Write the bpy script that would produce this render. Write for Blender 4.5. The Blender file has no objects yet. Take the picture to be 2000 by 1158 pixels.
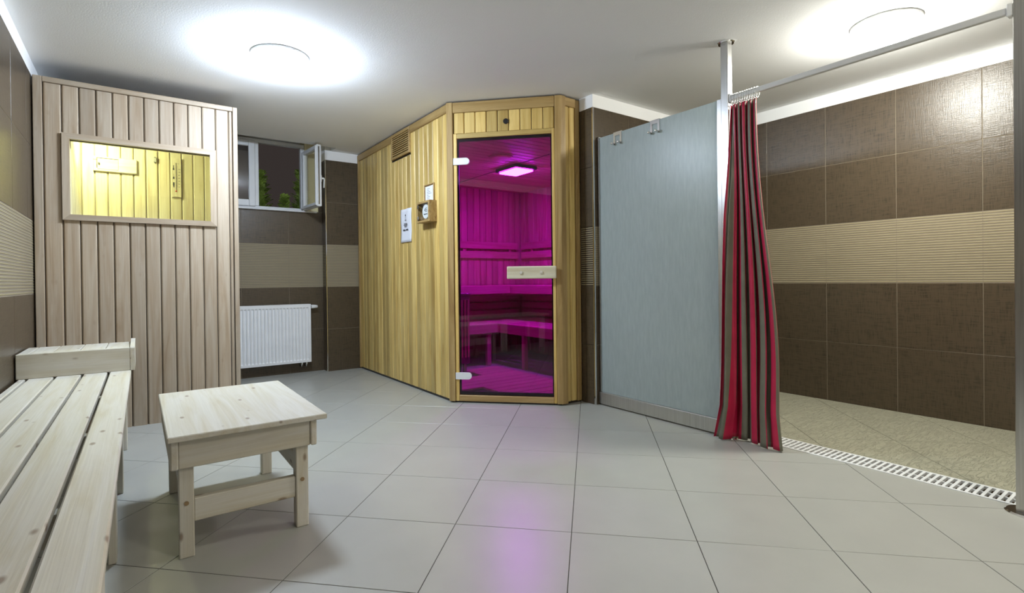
import bpy, math, random
from math import sin, cos, pi, radians, sqrt
from mathutils import Matrix, Vector
random.seed(7)
scene = bpy.context.scene
col = scene.collection

# ------------------------------------------------------------------ camera
YAW, PITCH, ROLL = 0.6158881, radians(-0.2955), radians(-0.6558)
CAM_H = 0.9515
cam_data = bpy.data.cameras.new('camera')
cam_data.sensor_width = 36.0
cam_data.lens = 1005.927 / 2000.0 * 36.0
cam_data.shift_x = 20.686 / 2000.0
cam_data.shift_y = -27.349 / 2000.0
cam_data.clip_start = 0.02
cam = bpy.data.objects.new('camera', cam_data)
col.objects.link(cam)
fwd = Vector((sin(YAW) * cos(PITCH), cos(YAW) * cos(PITCH), sin(PITCH)))
rgt = Vector((cos(YAW), -sin(YAW), 0))
upv = Vector((-sin(YAW) * sin(PITCH), -cos(YAW) * sin(PITCH), cos(PITCH)))
r2 = rgt * cos(ROLL) + upv * sin(ROLL)
u2 = upv * cos(ROLL) - rgt * sin(ROLL)
mw = Matrix.Identity(4)
for i in range(3):
    mw[i][0], mw[i][1], mw[i][2] = r2[i], u2[i], -fwd[i]
mw[2][3] = CAM_H
cam.matrix_world = mw
scene.camera = cam

# ------------------------------------------------------------------ world (night sky) and exposure
world = bpy.data.worlds.new('night')
scene.world = world
world.use_nodes = True
bg = world.node_tree.nodes['Background']
bg.inputs['Color'].default_value = (0.036, 0.029, 0.027, 1)
bg.inputs['Strength'].default_value = 1.0
vs = scene.view_settings
vs.view_transform = 'Standard'
vs.look = 'None'
vs.exposure = 0.0
vs.gamma = 1.0
vs.use_curve_mapping = False
# strength of the lamps, the third one added for fill
LAMP_A = (184.0, (0.74, 0.87, 1.05))      # ceiling lamp near the pale cabin
LAMP_B = (142.0, (0.99, 0.99, 0.91))     # ceiling lamp over the shower
LAMP_FILL = (72.0, (1.0, 0.96, 0.87))      # unseen lamp added behind the camera as fill light
LED = (540.0, (0.50, 0.010, 1.0))        # colour light in the sauna
CABIN_LAMP = (400.0, (0.95, 1.0, 0.54))

# ------------------------------------------------------------------ materials
MATS = {}
def new_mat(name):
    m = bpy.data.materials.new(name)
    m.use_nodes = True
    nt = m.node_tree
    return m, nt, nt.nodes['Principled BSDF']
def N(nt, t, **kw):
    n = nt.nodes.new(t)
    for k, v in kw.items():
        setattr(n, k, v)
    return n
def L(nt, a, b): nt.links.new(a, b)
def coords(nt, scale=(1, 1, 1), rnd=True):
    tc = N(nt, 'ShaderNodeTexCoord')
    mp = N(nt, 'ShaderNodeMapping')
    if rnd:
        oi = N(nt, 'ShaderNodeObjectInfo')
        mu = N(nt, 'ShaderNodeVectorMath', operation='SCALE')
        mu.inputs[0].default_value = (7.3, 11.9, 5.1)
        L(nt, oi.outputs['Random'], mu.inputs['Scale'])
        ad = N(nt, 'ShaderNodeVectorMath', operation='ADD')
        L(nt, tc.outputs['Object'], ad.inputs[0]); L(nt, mu.outputs[0], ad.inputs[1])
        L(nt, ad.outputs[0], mp.inputs['Vector'])
    else:
        L(nt, tc.outputs['Object'], mp.inputs['Vector'])
    mp.inputs['Scale'].default_value = scale
    return mp.outputs[0]
def ramp(nt, fac, stops):
    r = N(nt, 'ShaderNodeValToRGB')
    e = r.color_ramp.elements
    e[0].position, e[0].color = stops[0][0], (*stops[0][1], 1)
    e[1].position, e[1].color = stops[-1][0], (*stops[-1][1], 1)
    for p, c in stops[1:-1]:
        x = e.new(p); x.color = (*c, 1)
    L(nt, fac, r.inputs[0])
    return r.outputs[0]
def noise(nt, vec, scale, detail=3, rough=0.5, dist=0.0):
    n = N(nt, 'ShaderNodeTexNoise')
    n.inputs['Scale'].default_value = scale
    n.inputs['Detail'].default_value = detail
    n.inputs['Roughness'].default_value = rough
    n.inputs['Distortion'].default_value = dist
    L(nt, vec, n.inputs['Vector'])
    return n.outputs['Fac']
def mixc(nt, fac, a, b, blend='MIX'):
    m = N(nt, 'ShaderNodeMix', data_type='RGBA', blend_type=blend)
    if isinstance(fac, (int, float)): m.inputs[0].default_value = fac
    else: L(nt, fac, m.inputs[0])
    for v, i in ((a, 6), (b, 7)):
        if isinstance(v, tuple): m.inputs[i].default_value = (*v, 1)
        else: L(nt, v, m.inputs[i])
    return m.outputs[2]
def bump(nt, bsdf, height, strength=0.2, dist=0.01):
    b = N(nt, 'ShaderNodeBump')
    b.inputs['Strength'].default_value = strength
    b.inputs['Distance'].default_value = dist
    L(nt, height, b.inputs['Height'])
    L(nt, b.outputs[0], bsdf.inputs['Normal'])
def plain(name, c, rough=0.5, metal=0.0, spec=0.5, var=0.0, emis=None):
    if name in MATS: return MATS[name]
    m, nt, b = new_mat(name)
    b.inputs['Roughness'].default_value = rough
    b.inputs['Metallic'].default_value = metal
    b.inputs['Specular IOR Level'].default_value = spec
    v = coords(nt, rnd=False)
    f = noise(nt, v, 9.0, 3)
    k = var if var else 0.03
    cc = ramp(nt, f, [(0.3, tuple(x * (1 - k) for x in c)), (0.7, tuple(min(1, x * (1 + k)) for x in c))])
    L(nt, cc, b.inputs['Base Color'])
    if emis:
        b.inputs['Emission Color'].default_value = (*emis[1], 1)
        b.inputs['Emission Strength'].default_value = emis[0]
    MATS[name] = m
    return m
def wood(kind, axis):
    key = 'wood_%s_%s' % (kind, axis)
    if key in MATS: return MATS[key]
    P = dict(
        pine=dict(a=(0.605, 0.56, 0.45), b=(0.66, 0.63, 0.555), d=(0.55, 0.485, 0.35), rough=0.5, knots=0.7, var=0.06),
        pale=dict(a=(0.40, 0.31, 0.215), b=(0.46, 0.38, 0.285), d=(0.34, 0.245, 0.155), rough=0.42, knots=0.12, var=0.16),
        cedar=dict(a=(0.63, 0.43, 0.13), b=(0.77, 0.57, 0.21), d=(0.49, 0.30, 0.08), rough=0.40, knots=0.0, var=0.30),
        trim=dict(a=(0.36, 0.23, 0.08), b=(0.48, 0.33, 0.135), d=(0.25, 0.14, 0.05), rough=0.42, knots=0.0, var=0.08),
        inner=dict(a=(0.70, 0.50, 0.34), b=(0.80, 0.62, 0.46), d=(0.58, 0.37, 0.24), rough=0.5, knots=0.0, var=0.14),
        spruce=dict(a=(0.68, 0.61, 0.42), b=(0.79, 0.74, 0.56), d=(0.60, 0.50, 0.31), rough=0.5, knots=0.1, var=0.08),
    )[kind]
    m, nt, b = new_mat(key)
    st = {'X': (0.7, 11, 11), 'Y': (11, 0.7, 11), 'Z': (11, 11, 0.7)}[axis]
    v = coords(nt, st)
    n1 = noise(nt, v, 1.6, 5, 0.6, 1.2)
    fine = coords(nt, {'X': (3, 160, 160), 'Y': (160, 3, 160), 'Z': (160, 160, 3)}[axis])
    n2 = noise(nt, fine, 1.0, 2)
    c = ramp(nt, n1, [(0.28, P['d']), (0.42, P['a']), (0.62, P['b']), (0.8, P['a'])])
    c = mixc(nt, 0.07 if kind == 'pine' else 0.14, c, ramp(nt, n2, [(0.3, (0.25, 0.2, 0.14)), (0.65, (1, 1, 1))]), 'MULTIPLY')
    if P['knots'] > 0:
        kv = coords(nt, {'X': (7, 16, 16), 'Y': (16, 7, 16), 'Z': (16, 16, 7)}[axis])
        vo = N(nt, 'ShaderNodeTexVoronoi')
        vo.inputs['Scale'].default_value = 1.0
        L(nt, kv, vo.inputs['Vector'])
        k = ramp(nt, vo.outputs['Distance'], [(0.07, (1, 1, 1)), (0.15, (0, 0, 0))])
        km = N(nt, 'ShaderNodeMath', operation='MULTIPLY'); km.inputs[1].default_value = P['knots']
        L(nt, k, km.inputs[0])
        c = mixc(nt, km.outputs[0], c, (0.17, 0.09, 0.04))
    oi = N(nt, 'ShaderNodeObjectInfo')
    mr = N(nt, 'ShaderNodeMapRange')
    mr.inputs['To Min'].default_value = 1 - P['var']; mr.inputs['To Max'].default_value = 1 + P['var'] * 0.6
    L(nt, oi.outputs['Random'], mr.inputs['Value'])
    hs = N(nt, 'ShaderNodeHueSaturation')
    L(nt, mr.outputs[0], hs.inputs['Value']); L(nt, c, hs.inputs['Color'])
    L(nt, hs.outputs[0], b.inputs['Base Color'])
    b.inputs['Roughness'].default_value = P['rough']
    b.inputs['Specular IOR Level'].default_value = 0.4
    bump(nt, b, n2, 0.12, 0.004)
    MATS[key] = m
    return m
def tile_mat(name, c, relief='linen', rough=0.30):
    if name in MATS: return MATS[name]
    m, nt, b = new_mat(name)
    if relief == 'linen':
        h1 = noise(nt, coords(nt, (260, 260, 14)), 1.0, 2)
        h2 = noise(nt, coords(nt, (14, 260, 240)), 1.0, 2)
        ad = N(nt, 'ShaderNodeMath', operation='ADD')
        L(nt, h1, ad.inputs[0]); L(nt, h2, ad.inputs[1])
        h = ad.outputs[0]
        cc = ramp(nt, h, [(0.75, tuple(x * 0.72 for x in c)), (1.2, tuple(x * 1.4 for x in c))])
        L(nt, cc, b.inputs['Base Color'])
        bump(nt, b, h, 0.35, 0.002)
    elif relief == 'slate':
        h = noise(nt, coords(nt, (6, 22, 1)), 2.2, 5, 0.55, 1.2)
        f = noise(nt, coords(nt, (40, 40, 40)), 2.0, 3)
        cc = ramp(nt, f, [(0.3, tuple(x * 0.95 for x in c)), (0.7, tuple(min(1, x * 1.04) for x in c))])
        L(nt, cc, b.inputs['Base Color'])
        hh = ramp(nt, h, [(0.42, (0, 0, 0)), (0.5, (0.8, 0.8, 0.8)), (0.7, (1, 1, 1))])
        bump(nt, b, hh, 0.7, 0.008)
    else:
        h = noise(nt, coords(nt, (500, 500, 500)), 1.0, 2)
        f = noise(nt, coords(nt), 5.0, 4)
        cc = ramp(nt, f, [(0.3, tuple(x * 0.96 for x in c)), (0.7, tuple(min(1, x * 1.03) for x in c))])
        L(nt, cc, b.inputs['Base Color'])
        bump(nt, b, h, 0.12, 0.0012)
    b.inputs['Roughness'].default_value = rough
    MATS[name] = m
    return m
def glass(name, tint, rough=0.0, ior=1.5):
    if name in MATS: return MATS[name]
    m, nt, b = new_mat(name)
    nt.nodes.remove(b)
    tr = N(nt, 'ShaderNodeBsdfTransparent'); tr.inputs[0].default_value = (*tint, 1)
    gl = N(nt, 'ShaderNodeBsdfGlossy'); gl.inputs['Roughness'].default_value = rough
    gl.inputs['Color'].default_value = (1, 1, 1, 1)
    f0 = ((ior - 1) / (ior + 1)) ** 2
    lw = N(nt, 'ShaderNodeLayerWeight'); lw.inputs[0].default_value = 0.5
    pw = N(nt, 'ShaderNodeMath', operation='POWER'); pw.inputs[1].default_value = 5.0
    L(nt, lw.outputs['Facing'], pw.inputs[0])
    fr = N(nt, 'ShaderNodeMath', operation='MULTIPLY_ADD'); fr.inputs[1].default_value = 1 - f0; fr.inputs[2].default_value = f0
    L(nt, pw.outputs[0], fr.inputs[0])
    mx = N(nt, 'ShaderNodeMixShader')
    L(nt, fr.outputs[0], mx.inputs[0]); L(nt, tr.outputs[0], mx.inputs[1]); L(nt, gl.outputs[0], mx.inputs[2])
    L(nt, mx.outputs[0], nt.nodes['Material Output'].inputs[0])
    MATS[name] = m
    return m
def frosted():
    if 'frosted' in MATS: return MATS['frosted']
    m, nt, b = new_mat('frosted_glass')
    v = coords(nt, (30, 30, 5), rnd=False)
    f = noise(nt, v, 2.0, 5, 0.65)
    c = ramp(nt, f, [(0.25, (0.47, 0.535, 0.53)), (0.75, (0.57, 0.63, 0.62))])
    L(nt, c, b.inputs['Base Color'])
    b.inputs['Roughness'].default_value = 0.32
    b.inputs['Specular IOR Level'].default_value = 0.5
    tl = N(nt, 'ShaderNodeBsdfTranslucent')
    L(nt, c, tl.inputs['Color'])
    vo = N(nt, 'ShaderNodeTexVoronoi'); vo.inputs['Scale'].default_value = 95.0
    L(nt, coords(nt, rnd=False), vo.inputs['Vector'])
    d = ramp(nt, vo.outputs['Distance'], [(0.05, (1, 1, 1)), (0.16, (0, 0, 0))])
    bump(nt, b, d, 0.35, 0.003)
    mx = N(nt, 'ShaderNodeMixShader'); mx.inputs[0].default_value = 0.42
    L(nt, b.outputs[0], mx.inputs[1]); L(nt, tl.outputs[0], mx.inputs[2])
    L(nt, mx.outputs[0], nt.nodes['Material Output'].inputs[0])
    MATS['frosted'] = m
    return m
def emitter(name, strength, c):
    if name in MATS: return MATS[name]
    m, nt, b = new_mat(name)
    nt.nodes.remove(b)
    e = N(nt, 'ShaderNodeEmission')
    e.inputs['Color'].default_value = (*c, 1); e.inputs['Strength'].default_value = strength
    L(nt, e.outputs[0], nt.nodes['Material Output'].inputs[0])
    MATS[name] = m
    return m
def steel(name='steel', rough=0.27):
    if name in MATS: return MATS[name]
    m, nt, b = new_mat(name)
    v = coords(nt, (260, 260, 3))
    f = noise(nt, v, 1.0, 3)
    L(nt, ramp(nt, f, [(0.3, (0.50, 0.49, 0.47)), (0.7, (0.66, 0.655, 0.64))]), b.inputs['Base Color'])
    b.inputs['Metallic'].default_value = 1.0
    b.inputs['Roughness'].default_value = rough
    bump(nt, b, f, 0.08, 0.002)
    MATS[name] = m
    return m
def plaster(name='plaster', c=(0.95, 0.95, 0.945)):
    if name in MATS: return MATS[name]
    m, nt, b = new_mat(name)
    v = coords(nt, rnd=False)
    f = noise(nt, v, 2.2, 5)
    g = noise(nt, v, 120, 3)
    L(nt, ramp(nt, f, [(0.3, tuple(x * 0.975 for x in c)), (0.7, c)]), b.inputs['Base Color'])
    b.inputs['Roughness'].default_value = 0.85
    b.inputs['Specular IOR Level'].default_value = 0.25
    bump(nt, b, g, 0.18, 0.004)
    MATS[name] = m
    return m

BROWN = (0.058, 0.042, 0.025)
M_TILE = tile_mat('brown_linen_tile', BROWN)
M_RIB = plain('cream_rib', (0.33, 0.28, 0.165), 0.45)
M_RIBBASE = plain('rib_ground', (0.045, 0.03, 0.02), 0.45)
M_FLOOR = tile_mat('beige_floor_tile', (0.41, 0.41, 0.372), 'fine', 0.30)
M_SHOWER = tile_mat('beige_slate_tile', (0.40, 0.385, 0.285), 'slate', 0.36)
M_FGROUT = plain('floor_grout', (0.05, 0.043, 0.035), 0.9)
M_WGROUT = plain('wall_grout', (0.24, 0.20, 0.145), 0.9)
M_PLASTER = plaster()
M_STEEL = steel()
M_CHROME = plain('chrome', (0.78, 0.78, 0.77), 0.12, 1.0)
M_WHITE = plain('white_enamel', (0.84, 0.85, 0.86), 0.35)
M_PLASTIC = plain('white_plastic', (0.80, 0.81, 0.80), 0.4)
M_DARK = plain('dark_backing', (0.03, 0.022, 0.015), 0.9)
M_BLACK = plain('black_plastic', (0.015, 0.013, 0.013), 0.4)
M_PAPER = plain('paper', (0.80, 0.81, 0.86), 0.7)
M_INK = plain('ink', (0.04, 0.04, 0.05), 0.8)
M_WINDOW = plain('window_paint', (0.68, 0.69, 0.70), 0.4)
M_GEAR = plain('window_gear', (0.30, 0.30, 0.30), 0.35, 1.0)
M_RUBBER = plain('dark_seal', (0.025, 0.018, 0.018), 0.5)

# ------------------------------------------------------------------ mesh building
WM = {}      # world matrix of each object made here
class MB:
    def __init__(s): s.v, s.f, s.m = [], [], []
    def add(s, vs, fs, mi=0):
        o = len(s.v); s.v += [tuple(p) for p in vs]
        for f in fs: s.f.append([i + o for i in f]); s.m.append(mi)
        return s
    def box(s, x0, x1, y0, y1, z0, z1, c=0.0, mi=0):
        x0, x1 = min(x0, x1), max(x0, x1); y0, y1 = min(y0, y1), max(y0, y1); z0, z1 = min(z0, z1), max(z0, z1)
        if c <= 0:
            vs = [(x, y, z) for z in (z0, z1) for y in (y0, y1) for x in (x0, x1)]
            return s.add(vs, [(0, 2, 3, 1), (4, 5, 7, 6), (0, 1, 5, 4), (2, 6, 7, 3), (0, 4, 6, 2), (1, 3, 7, 5)], mi)
        c = min(c, (x1 - x0) * .45, (y1 - y0) * .45, (z1 - z0) * .45)
        X, Y, Z = (x0, x1), (y0, y1), (z0, z1)
        vs, idx = [], {}
        for i in (0, 1):
            for j in (0, 1):
                for k in (0, 1):
                    sx, sy, sz = 1 - 2 * i, 1 - 2 * j, 1 - 2 * k
                    idx[i, j, k] = len(vs)
                    vs += [(X[i], Y[j] + sy * c, Z[k] + sz * c), (X[i] + sx * c, Y[j], Z[k] + sz * c), (X[i] + sx * c, Y[j] + sy * c, Z[k])]
        fs = []
        for i in (0, 1):
            q = [idx[i, j, k] for j, k in ((0, 0), (0, 1), (1, 1), (1, 0))]; fs.append(q if i == 0 else q[::-1])
            q = [idx[j, i, k] + 1 for j, k in ((0, 0), (1, 0), (1, 1), (0, 1))]; fs.append(q if i == 0 else q[::-1])
            q = [idx[j, k, i] + 2 for j, k in ((0, 0), (0, 1), (1, 1), (1, 0))]; fs.append(q if i == 0 else q[::-1])
        for a in (0, 1):
            for b in (0, 1):
                p, q = idx[a, b, 0], idx[a, b, 1]; e = [p, q, q + 1, p + 1]; fs.append(e if a != b else e[::-1])
                p, q = idx[a, 0, b], idx[a, 1, b]; e = [p, p + 2, q + 2, q]; fs.append(e if a != b else e[::-1])
                p, q = idx[0, a, b], idx[1, a, b]; e = [p + 1, q + 1, q + 2, p + 2]; fs.append(e if a != b else e[::-1])
        for i in (0, 1):
            for j in (0, 1):
                for k in (0, 1):
                    p = idx[i, j, k]; e = [p, p + 1, p + 2]; fs.append(e if (i + j + k) % 2 == 0 else e[::-1])
        return s.add(vs, fs, mi)
    def prism(s, poly, d, ax='z', a=0.0, mi=0):
        # poly: 2D points; extruded from a to d along axis ax
        n = len(poly)
        def P(p, h):
            return {'z': (p[0], p[1], h), 'y': (p[0], h, p[1]), 'x': (h, p[0], p[1])}[ax]
        vs = [P(p, a) for p in poly] + [P(p, d) for p in poly]
        fs = [list(range(n))[::-1], list(range(n, 2 * n))]
        for i in range(n): fs.append([i, (i + 1) % n, n + (i + 1) % n, n + i])
        return s.add(vs, fs, mi)
    def tube(s, pts, r, n=10, mi=0, closed=False):
        pts = [Vector(p) for p in pts]; m = len(pts); vs = []
        for i, p in enumerate(pts):
            if closed: t = pts[(i + 1) % m] - pts[i - 1]
            else: t = pts[min(i + 1, m - 1)] - pts[max(i - 1, 0)]
            t.normalize()
            up = Vector((0, 0, 1)) if abs(t.z) < 0.9 else Vector((1, 0, 0))
            a = t.cross(up).normalized(); b = a.cross(t)
            rr = r[i] if isinstance(r, (list, tuple)) else r
            for k in range(n):
                w = 2 * pi * k / n; vs.append(p + a * cos(w) * rr + b * sin(w) * rr)
        fs = []
        for i in range(m if closed else m - 1):
            j = (i + 1) % m
            for k in range(n): fs.append([i * n + k, i * n + (k + 1) % n, j * n + (k + 1) % n, j * n + k])
        if not closed: fs += [list(range(n))[::-1], [(m - 1) * n + k for k in range(n)]]
        return s.add(vs, fs, mi)
    def lathe(s, prof, n=40, c=(0, 0), mi=0):
        # prof: (r, z) from one end to the other; closes poles when r == 0
        vs, rows = [], []
        for r, z in prof:
            if r <= 1e-6: rows.append([len(vs)]); vs.append((c[0], c[1], z))
            else:
                rows.append([len(vs) + k for k in range(n)])
                vs += [(c[0] + r * cos(2 * pi * k / n), c[1] + r * sin(2 * pi * k / n), z) for k in range(n)]
        fs = []
        for a, b in zip(rows, rows[1:]):
            for k in range(n):
                q = [a[k % len(a)], a[(k + 1) % len(a)], b[(k + 1) % len(b)], b[k % len(b)]]
                q = list(dict.fromkeys(q))
                if len(q) > 2: fs.append(q)
        return s.add(vs, fs, mi)
    def xf(s, M):
        s.v = [tuple(M @ Vector(p)) for p in s.v]; return s
    def mesh(s, name, mats, smooth=False):
        me = bpy.data.meshes.new(name)
        me.from_pydata(s.v, [], s.f)
        for m in (mats if isinstance(mats, (list, tuple)) else [mats]): me.materials.append(m)
        for p, i in zip(me.polygons, s.m): p.material_index = i
        if smooth:
            for p in me.polygons: p.use_smooth = True
        me.update()
        return me
def T(x, y, z): return Matrix.Translation((x, y, z))
def RZ(a): return Matrix.Rotation(radians(a), 4, 'Z')
def put(name, me, parent=None, M=None):
    o = bpy.data.objects.new(name, me)
    col.objects.link(o)
    M = M or Matrix.Identity(4)
    WM[o.name] = M
    if parent:
        o.parent = parent
        o.matrix_basis = WM[parent.name].inverted() @ M
    else:
        o.matrix_basis = M
    return o
def part(name, mb, mat, parent, M=None, smooth=False, label=None):
    # geometry given in the parent's world frame (or in M's frame when M is given)
    if M is None:
        xs = [p[0] for p in mb.v]; ys = [p[1] for p in mb.v]; zs = [p[2] for p in mb.v]
        c = Vector(((min(xs) + max(xs)) / 2, (min(ys) + max(ys)) / 2, min(zs)))
        mb.v = [tuple(Vector(p) - c) for p in mb.v]
        M = Matrix.Translation(c)
    o = put(name, mb.mesh(name, mat, smooth), parent, M)
    if label: o['label'] = label
    return o
def tag(o, label, cat, group=None):
    o['label'] = label; o['category'] = cat
    if group: o['group'] = group
    return o
def thing(name, label, cat, loc, group=None):
    o = put(name, None, None, Matrix.Translation(loc))
    o.empty_display_size = 0.1
    return tag(o, label, cat, group)
def struct(name, mb, mat, label=None, M=None):
    o = part(name, mb, mat, None, M)
    o['kind'] = 'structure'
    if label: o['label'] = label
    return o
CACHE = {}
def cached(key, fn):
    if key not in CACHE: CACHE[key] = fn()
    return CACHE[key]
def text_mesh(body, size, mat):
    cu = bpy.data.curves.new('lettering', 'FONT')
    cu.body = body; cu.size = size; cu.extrude = 0.0002
    cu.align_x = 'CENTER'; cu.align_y = 'CENTER'
    o = bpy.data.objects.new('lettering', cu); col.objects.link(o)
    bpy.context.view_layer.update()
    dg = bpy.context.evaluated_depsgraph_get()
    me = bpy.data.meshes.new_from_object(o.evaluated_get(dg))
    me.name = 'lettering'
    bpy.data.objects.remove(o); bpy.data.curves.remove(cu)
    me.materials.clear(); me.materials.append(mat)
    return me

# ------------------------------------------------------------------ dimensions (metres)
XL, XR = -0.515, 4.322
YB, YF = 5.654, -1.35
ZC = 2.341
TS = 0.449
YS = 2.761          # wall at the back of the shower
XST = 2.813         # its free end
COLX, COLY = 1.640, 5.527
XS = 2.0            # left side of the sauna
C1 = Vector((2.0, 3.51, 0)); DOORLEN = 0.855
C2 = C1 + Vector((1, -1, 0)) * (DOORLEN / sqrt(2))
ZS = 2.330          # sauna top
XG = 2.865          # plane of the shower screen

# ------------------------------------------------------------------ floor
floor = struct('floor', MB().box(XL - 0.1, XR + 0.1, YF - 0.1, YB + 0.1, -0.12, -0.0016), M_FGROUT, 'grout bed under the diagonal beige floor tiles')
DR = (2.935, 3.105, 0.15, 1.565)     # the drain channel x0 x1 y0 y1
def clip(poly, nx, ny, d):
    out = []
    for i in range(len(poly)):
        a, b = poly[i], poly[(i + 1) % len(poly)]
        da, db = nx * a[0] + ny * a[1] - d, nx * b[0] + ny * b[1] - d
        if da <= 0: out.append(a)
        if (da < 0) != (db < 0) and abs(da - db) > 1e-12:
            t = da / (da - db); out.append((a[0] + (b[0] - a[0]) * t, a[1] + (b[1] - a[1]) * t))
    return out
def area(p): return abs(sum(p[i][0] * p[(i + 1) % len(p)][1] - p[(i + 1) % len(p)][0] * p[i][1] for i in range(len(p)))) / 2
def shrink_top(poly, k):
    cx = sum(p[0] for p in poly) / len(poly); cy = sum(p[1] for p in poly) / len(poly)
    out = []
    for p in poly:
        d = Vector((p[0] - cx, p[1] - cy)); l = d.length
        out.append((cx + d.x * (l - k) / l, cy + d.y * (l - k) / l) if l > 3 * k else p)
    return out
def tile_poly(poly):
    mb = MB(); n = len(poly); top = shrink_top(poly, 0.0012)
    vs = [(p[0], p[1], -0.008) for p in poly] + [(p[0], p[1], -0.0009) for p in poly] + [(p[0], p[1], 0.0) for p in top]
    fs = [list(range(2 * n, 3 * n))]
    for i in range(n):
        j = (i + 1) % n
        fs += [[i, j, n + j, n + i], [n + i, n + j, 2 * n + j, 2 * n + i]]
    return mb.add(vs, fs)
GA, GB, GT = -0.0765, 1.9464, 0.45
S2 = sqrt(0.5)
g = 0.0014
full_poly = [(g, g), (GT - g, g), (GT - g, GT - g), (g, GT - g)]
def uvxy(u, v): return (u * S2 + v * S2, -u * S2 + v * S2)
for i in range(-16, 16):
    for j in range(-12, 16):
        u, v = GA + i * GT, GB + j * GT
        P = [uvxy(u + a, v + b) for a, b in full_poly]
        Q = P
        for nx, ny, d in ((-1, 0, -XL), (1, 0, XR), (0, -1, -YF), (0, 1, YB)):
            Q = clip(Q, nx, ny, d)
            if len(Q) < 3: break
        if len(Q) < 3 or area(Q) < 0.0006: continue
        ctr = (sum(p[0] for p in Q) / len(Q), sum(p[1] for p in Q) / len(Q))
        if ctr[1] < -0.5 or (ctr[0] < 0.3 and ctr[1] > 4.6) or (ctr[0] > 3.3 and ctr[1] > YS + 0.35 and ctr[1] < 2.97): continue
        pieces = [Q]
        x0, x1, y0, y1 = DR
        if max(p[0] for p in Q) > x0 and min(p[0] for p in Q) < x1 and max(p[1] for p in Q) > y0 and min(p[1] for p in Q) < y1:
            pieces = []
            A = clip(Q, 1, 0, x0 - 0.001); B = clip(Q, -1, 0, -x1 - 0.001); Mi = clip(clip(Q, -1, 0, -x0), 1, 0, x1)
            for q in (A, B, clip(Mi, 0, -1, -y1 - 0.001) if len(Mi) > 2 else [], clip(Mi, 0, 1, y0 - 0.001) if len(Mi) > 2 else []):
                if len(q) > 2 and area(q) > 0.0002: pieces.append(q)
        for q in pieces:
            cx = sum(p[0] for p in q) / len(q); cy = sum(p[1] for p in q) / len(q)
            m = M_SHOWER if (cx > 3.0 and cy < YS) else M_FLOOR
            if q is P:
                me = cached(('ftile', m.name), lambda: tile_poly(full_poly).mesh('tile', m))
                put('tile', me, floor, T(*uvxy(u, v), 0) @ RZ(-45))
            else:
                part('tile', tile_poly([(p[0] - cx, p[1] - cy) for p in q]), m, floor, T(cx, cy, 0))

# ------------------------------------------------------------------ ceiling with the raised recess over the window
RX0, RX1, RY0 = 0.2, 1.705, 5.36
cb = MB()
cb.box(XL - 0.1, XR + 0.1, YF - 0.1, RY0, ZC, ZC + 0.2)
cb.box(XL - 0.1, RX0, RY0, YB + 0.25, ZC, ZC + 0.2)
cb.box(RX1, XR + 0.1, RY0, YB + 0.25, ZC, ZC + 0.2)
cb.box(RX0, RX1, RY0, YB + 0.25, ZC + 0.12, ZC + 0.2)
struct('ceiling', cb, M_PLASTER, 'white plastered ceiling')

# ------------------------------------------------------------------ tiled walls
TT = 0.008
def wall_tile_mesh(w, h, kind):
    def mk():
        mb = MB(); e = 0.0012
        if kind == 'plain':
            mb.box(-w / 2 + g, w / 2 - g, 0, TT, g, h - g, e)
            return mb.mesh('tile', M_TILE)
        mb.box(-w / 2 + g, w / 2 - g, 0.003, TT, g, h - g)
        n = int(round(27 * h / TS)); p = (h - 2 * g) / n
        for k in range(n):
            z = g + k * p
            y0, y1, za, zb = 0.003, 0.0, z + p * 0.27, z + p * 0.75
            xs0, xs1 = -w / 2 + g, w / 2 - g
            mb.add([(xs0, y0, za), (xs1, y0, za), (xs1, y1, za + p * .10), (xs0, y1, za + p * .10), (xs1, y1, zb - p * .10), (xs0, y1, zb - p * .10), (xs1, y0, zb), (xs0, y0, zb)],
                   [(0, 1, 2, 3), (3, 2, 4, 5), (5, 4, 6, 7)], 1)
        return mb.mesh('ribbed_tile', [M_RIBBASE, M_RIB])
    return cached(('wt', round(w, 4), round(h, 4), kind), mk)
def tile_wall(parent, origin, ang, length, first, holes=(), u_from=0.0):
    F = T(*origin) @ RZ(ang)
    cuts = [u_from]; k = math.ceil((u_from - first) / TS)
    x = first + k * TS
    while x < length - 0.012:
        if x > u_from + 0.012: cuts.append(x)
        x += TS
    cuts.append(length)
    for a, b in zip(cuts, cuts[1:]):
        for r in range(5):
            z0, z1 = r * TS, (r + 1) * TS
            rects = [(a, b, z0, z1)]
            for (ha, hb, hz0, hz1) in holes:
                nr = []
                for (p, q, s, t) in rects:
                    if q <= ha or p >= hb or t <= hz0 or s >= hz1: nr.append((p, q, s, t)); continue
                    if s < hz0: nr.append((p, q, s, hz0))
                    if t > hz1: nr.append((p, q, hz1, t))
                    s2, t2 = max(s, hz0), min(t, hz1)
                    if p < ha: nr.append((p, ha, s2, t2))
                    if q > hb: nr.append((hb, q, s2, t2))
                rects = nr
            for (p, q, s, t) in rects:
                if q - p < 0.012 or t - s < 0.012: continue
                put('tile' if r != 2 else 'ribbed_tile', wall_tile_mesh(q - p, t - s, 'plain' if r != 2 else 'rib'), parent, F @ T((p + q) / 2, 0, s))
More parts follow.
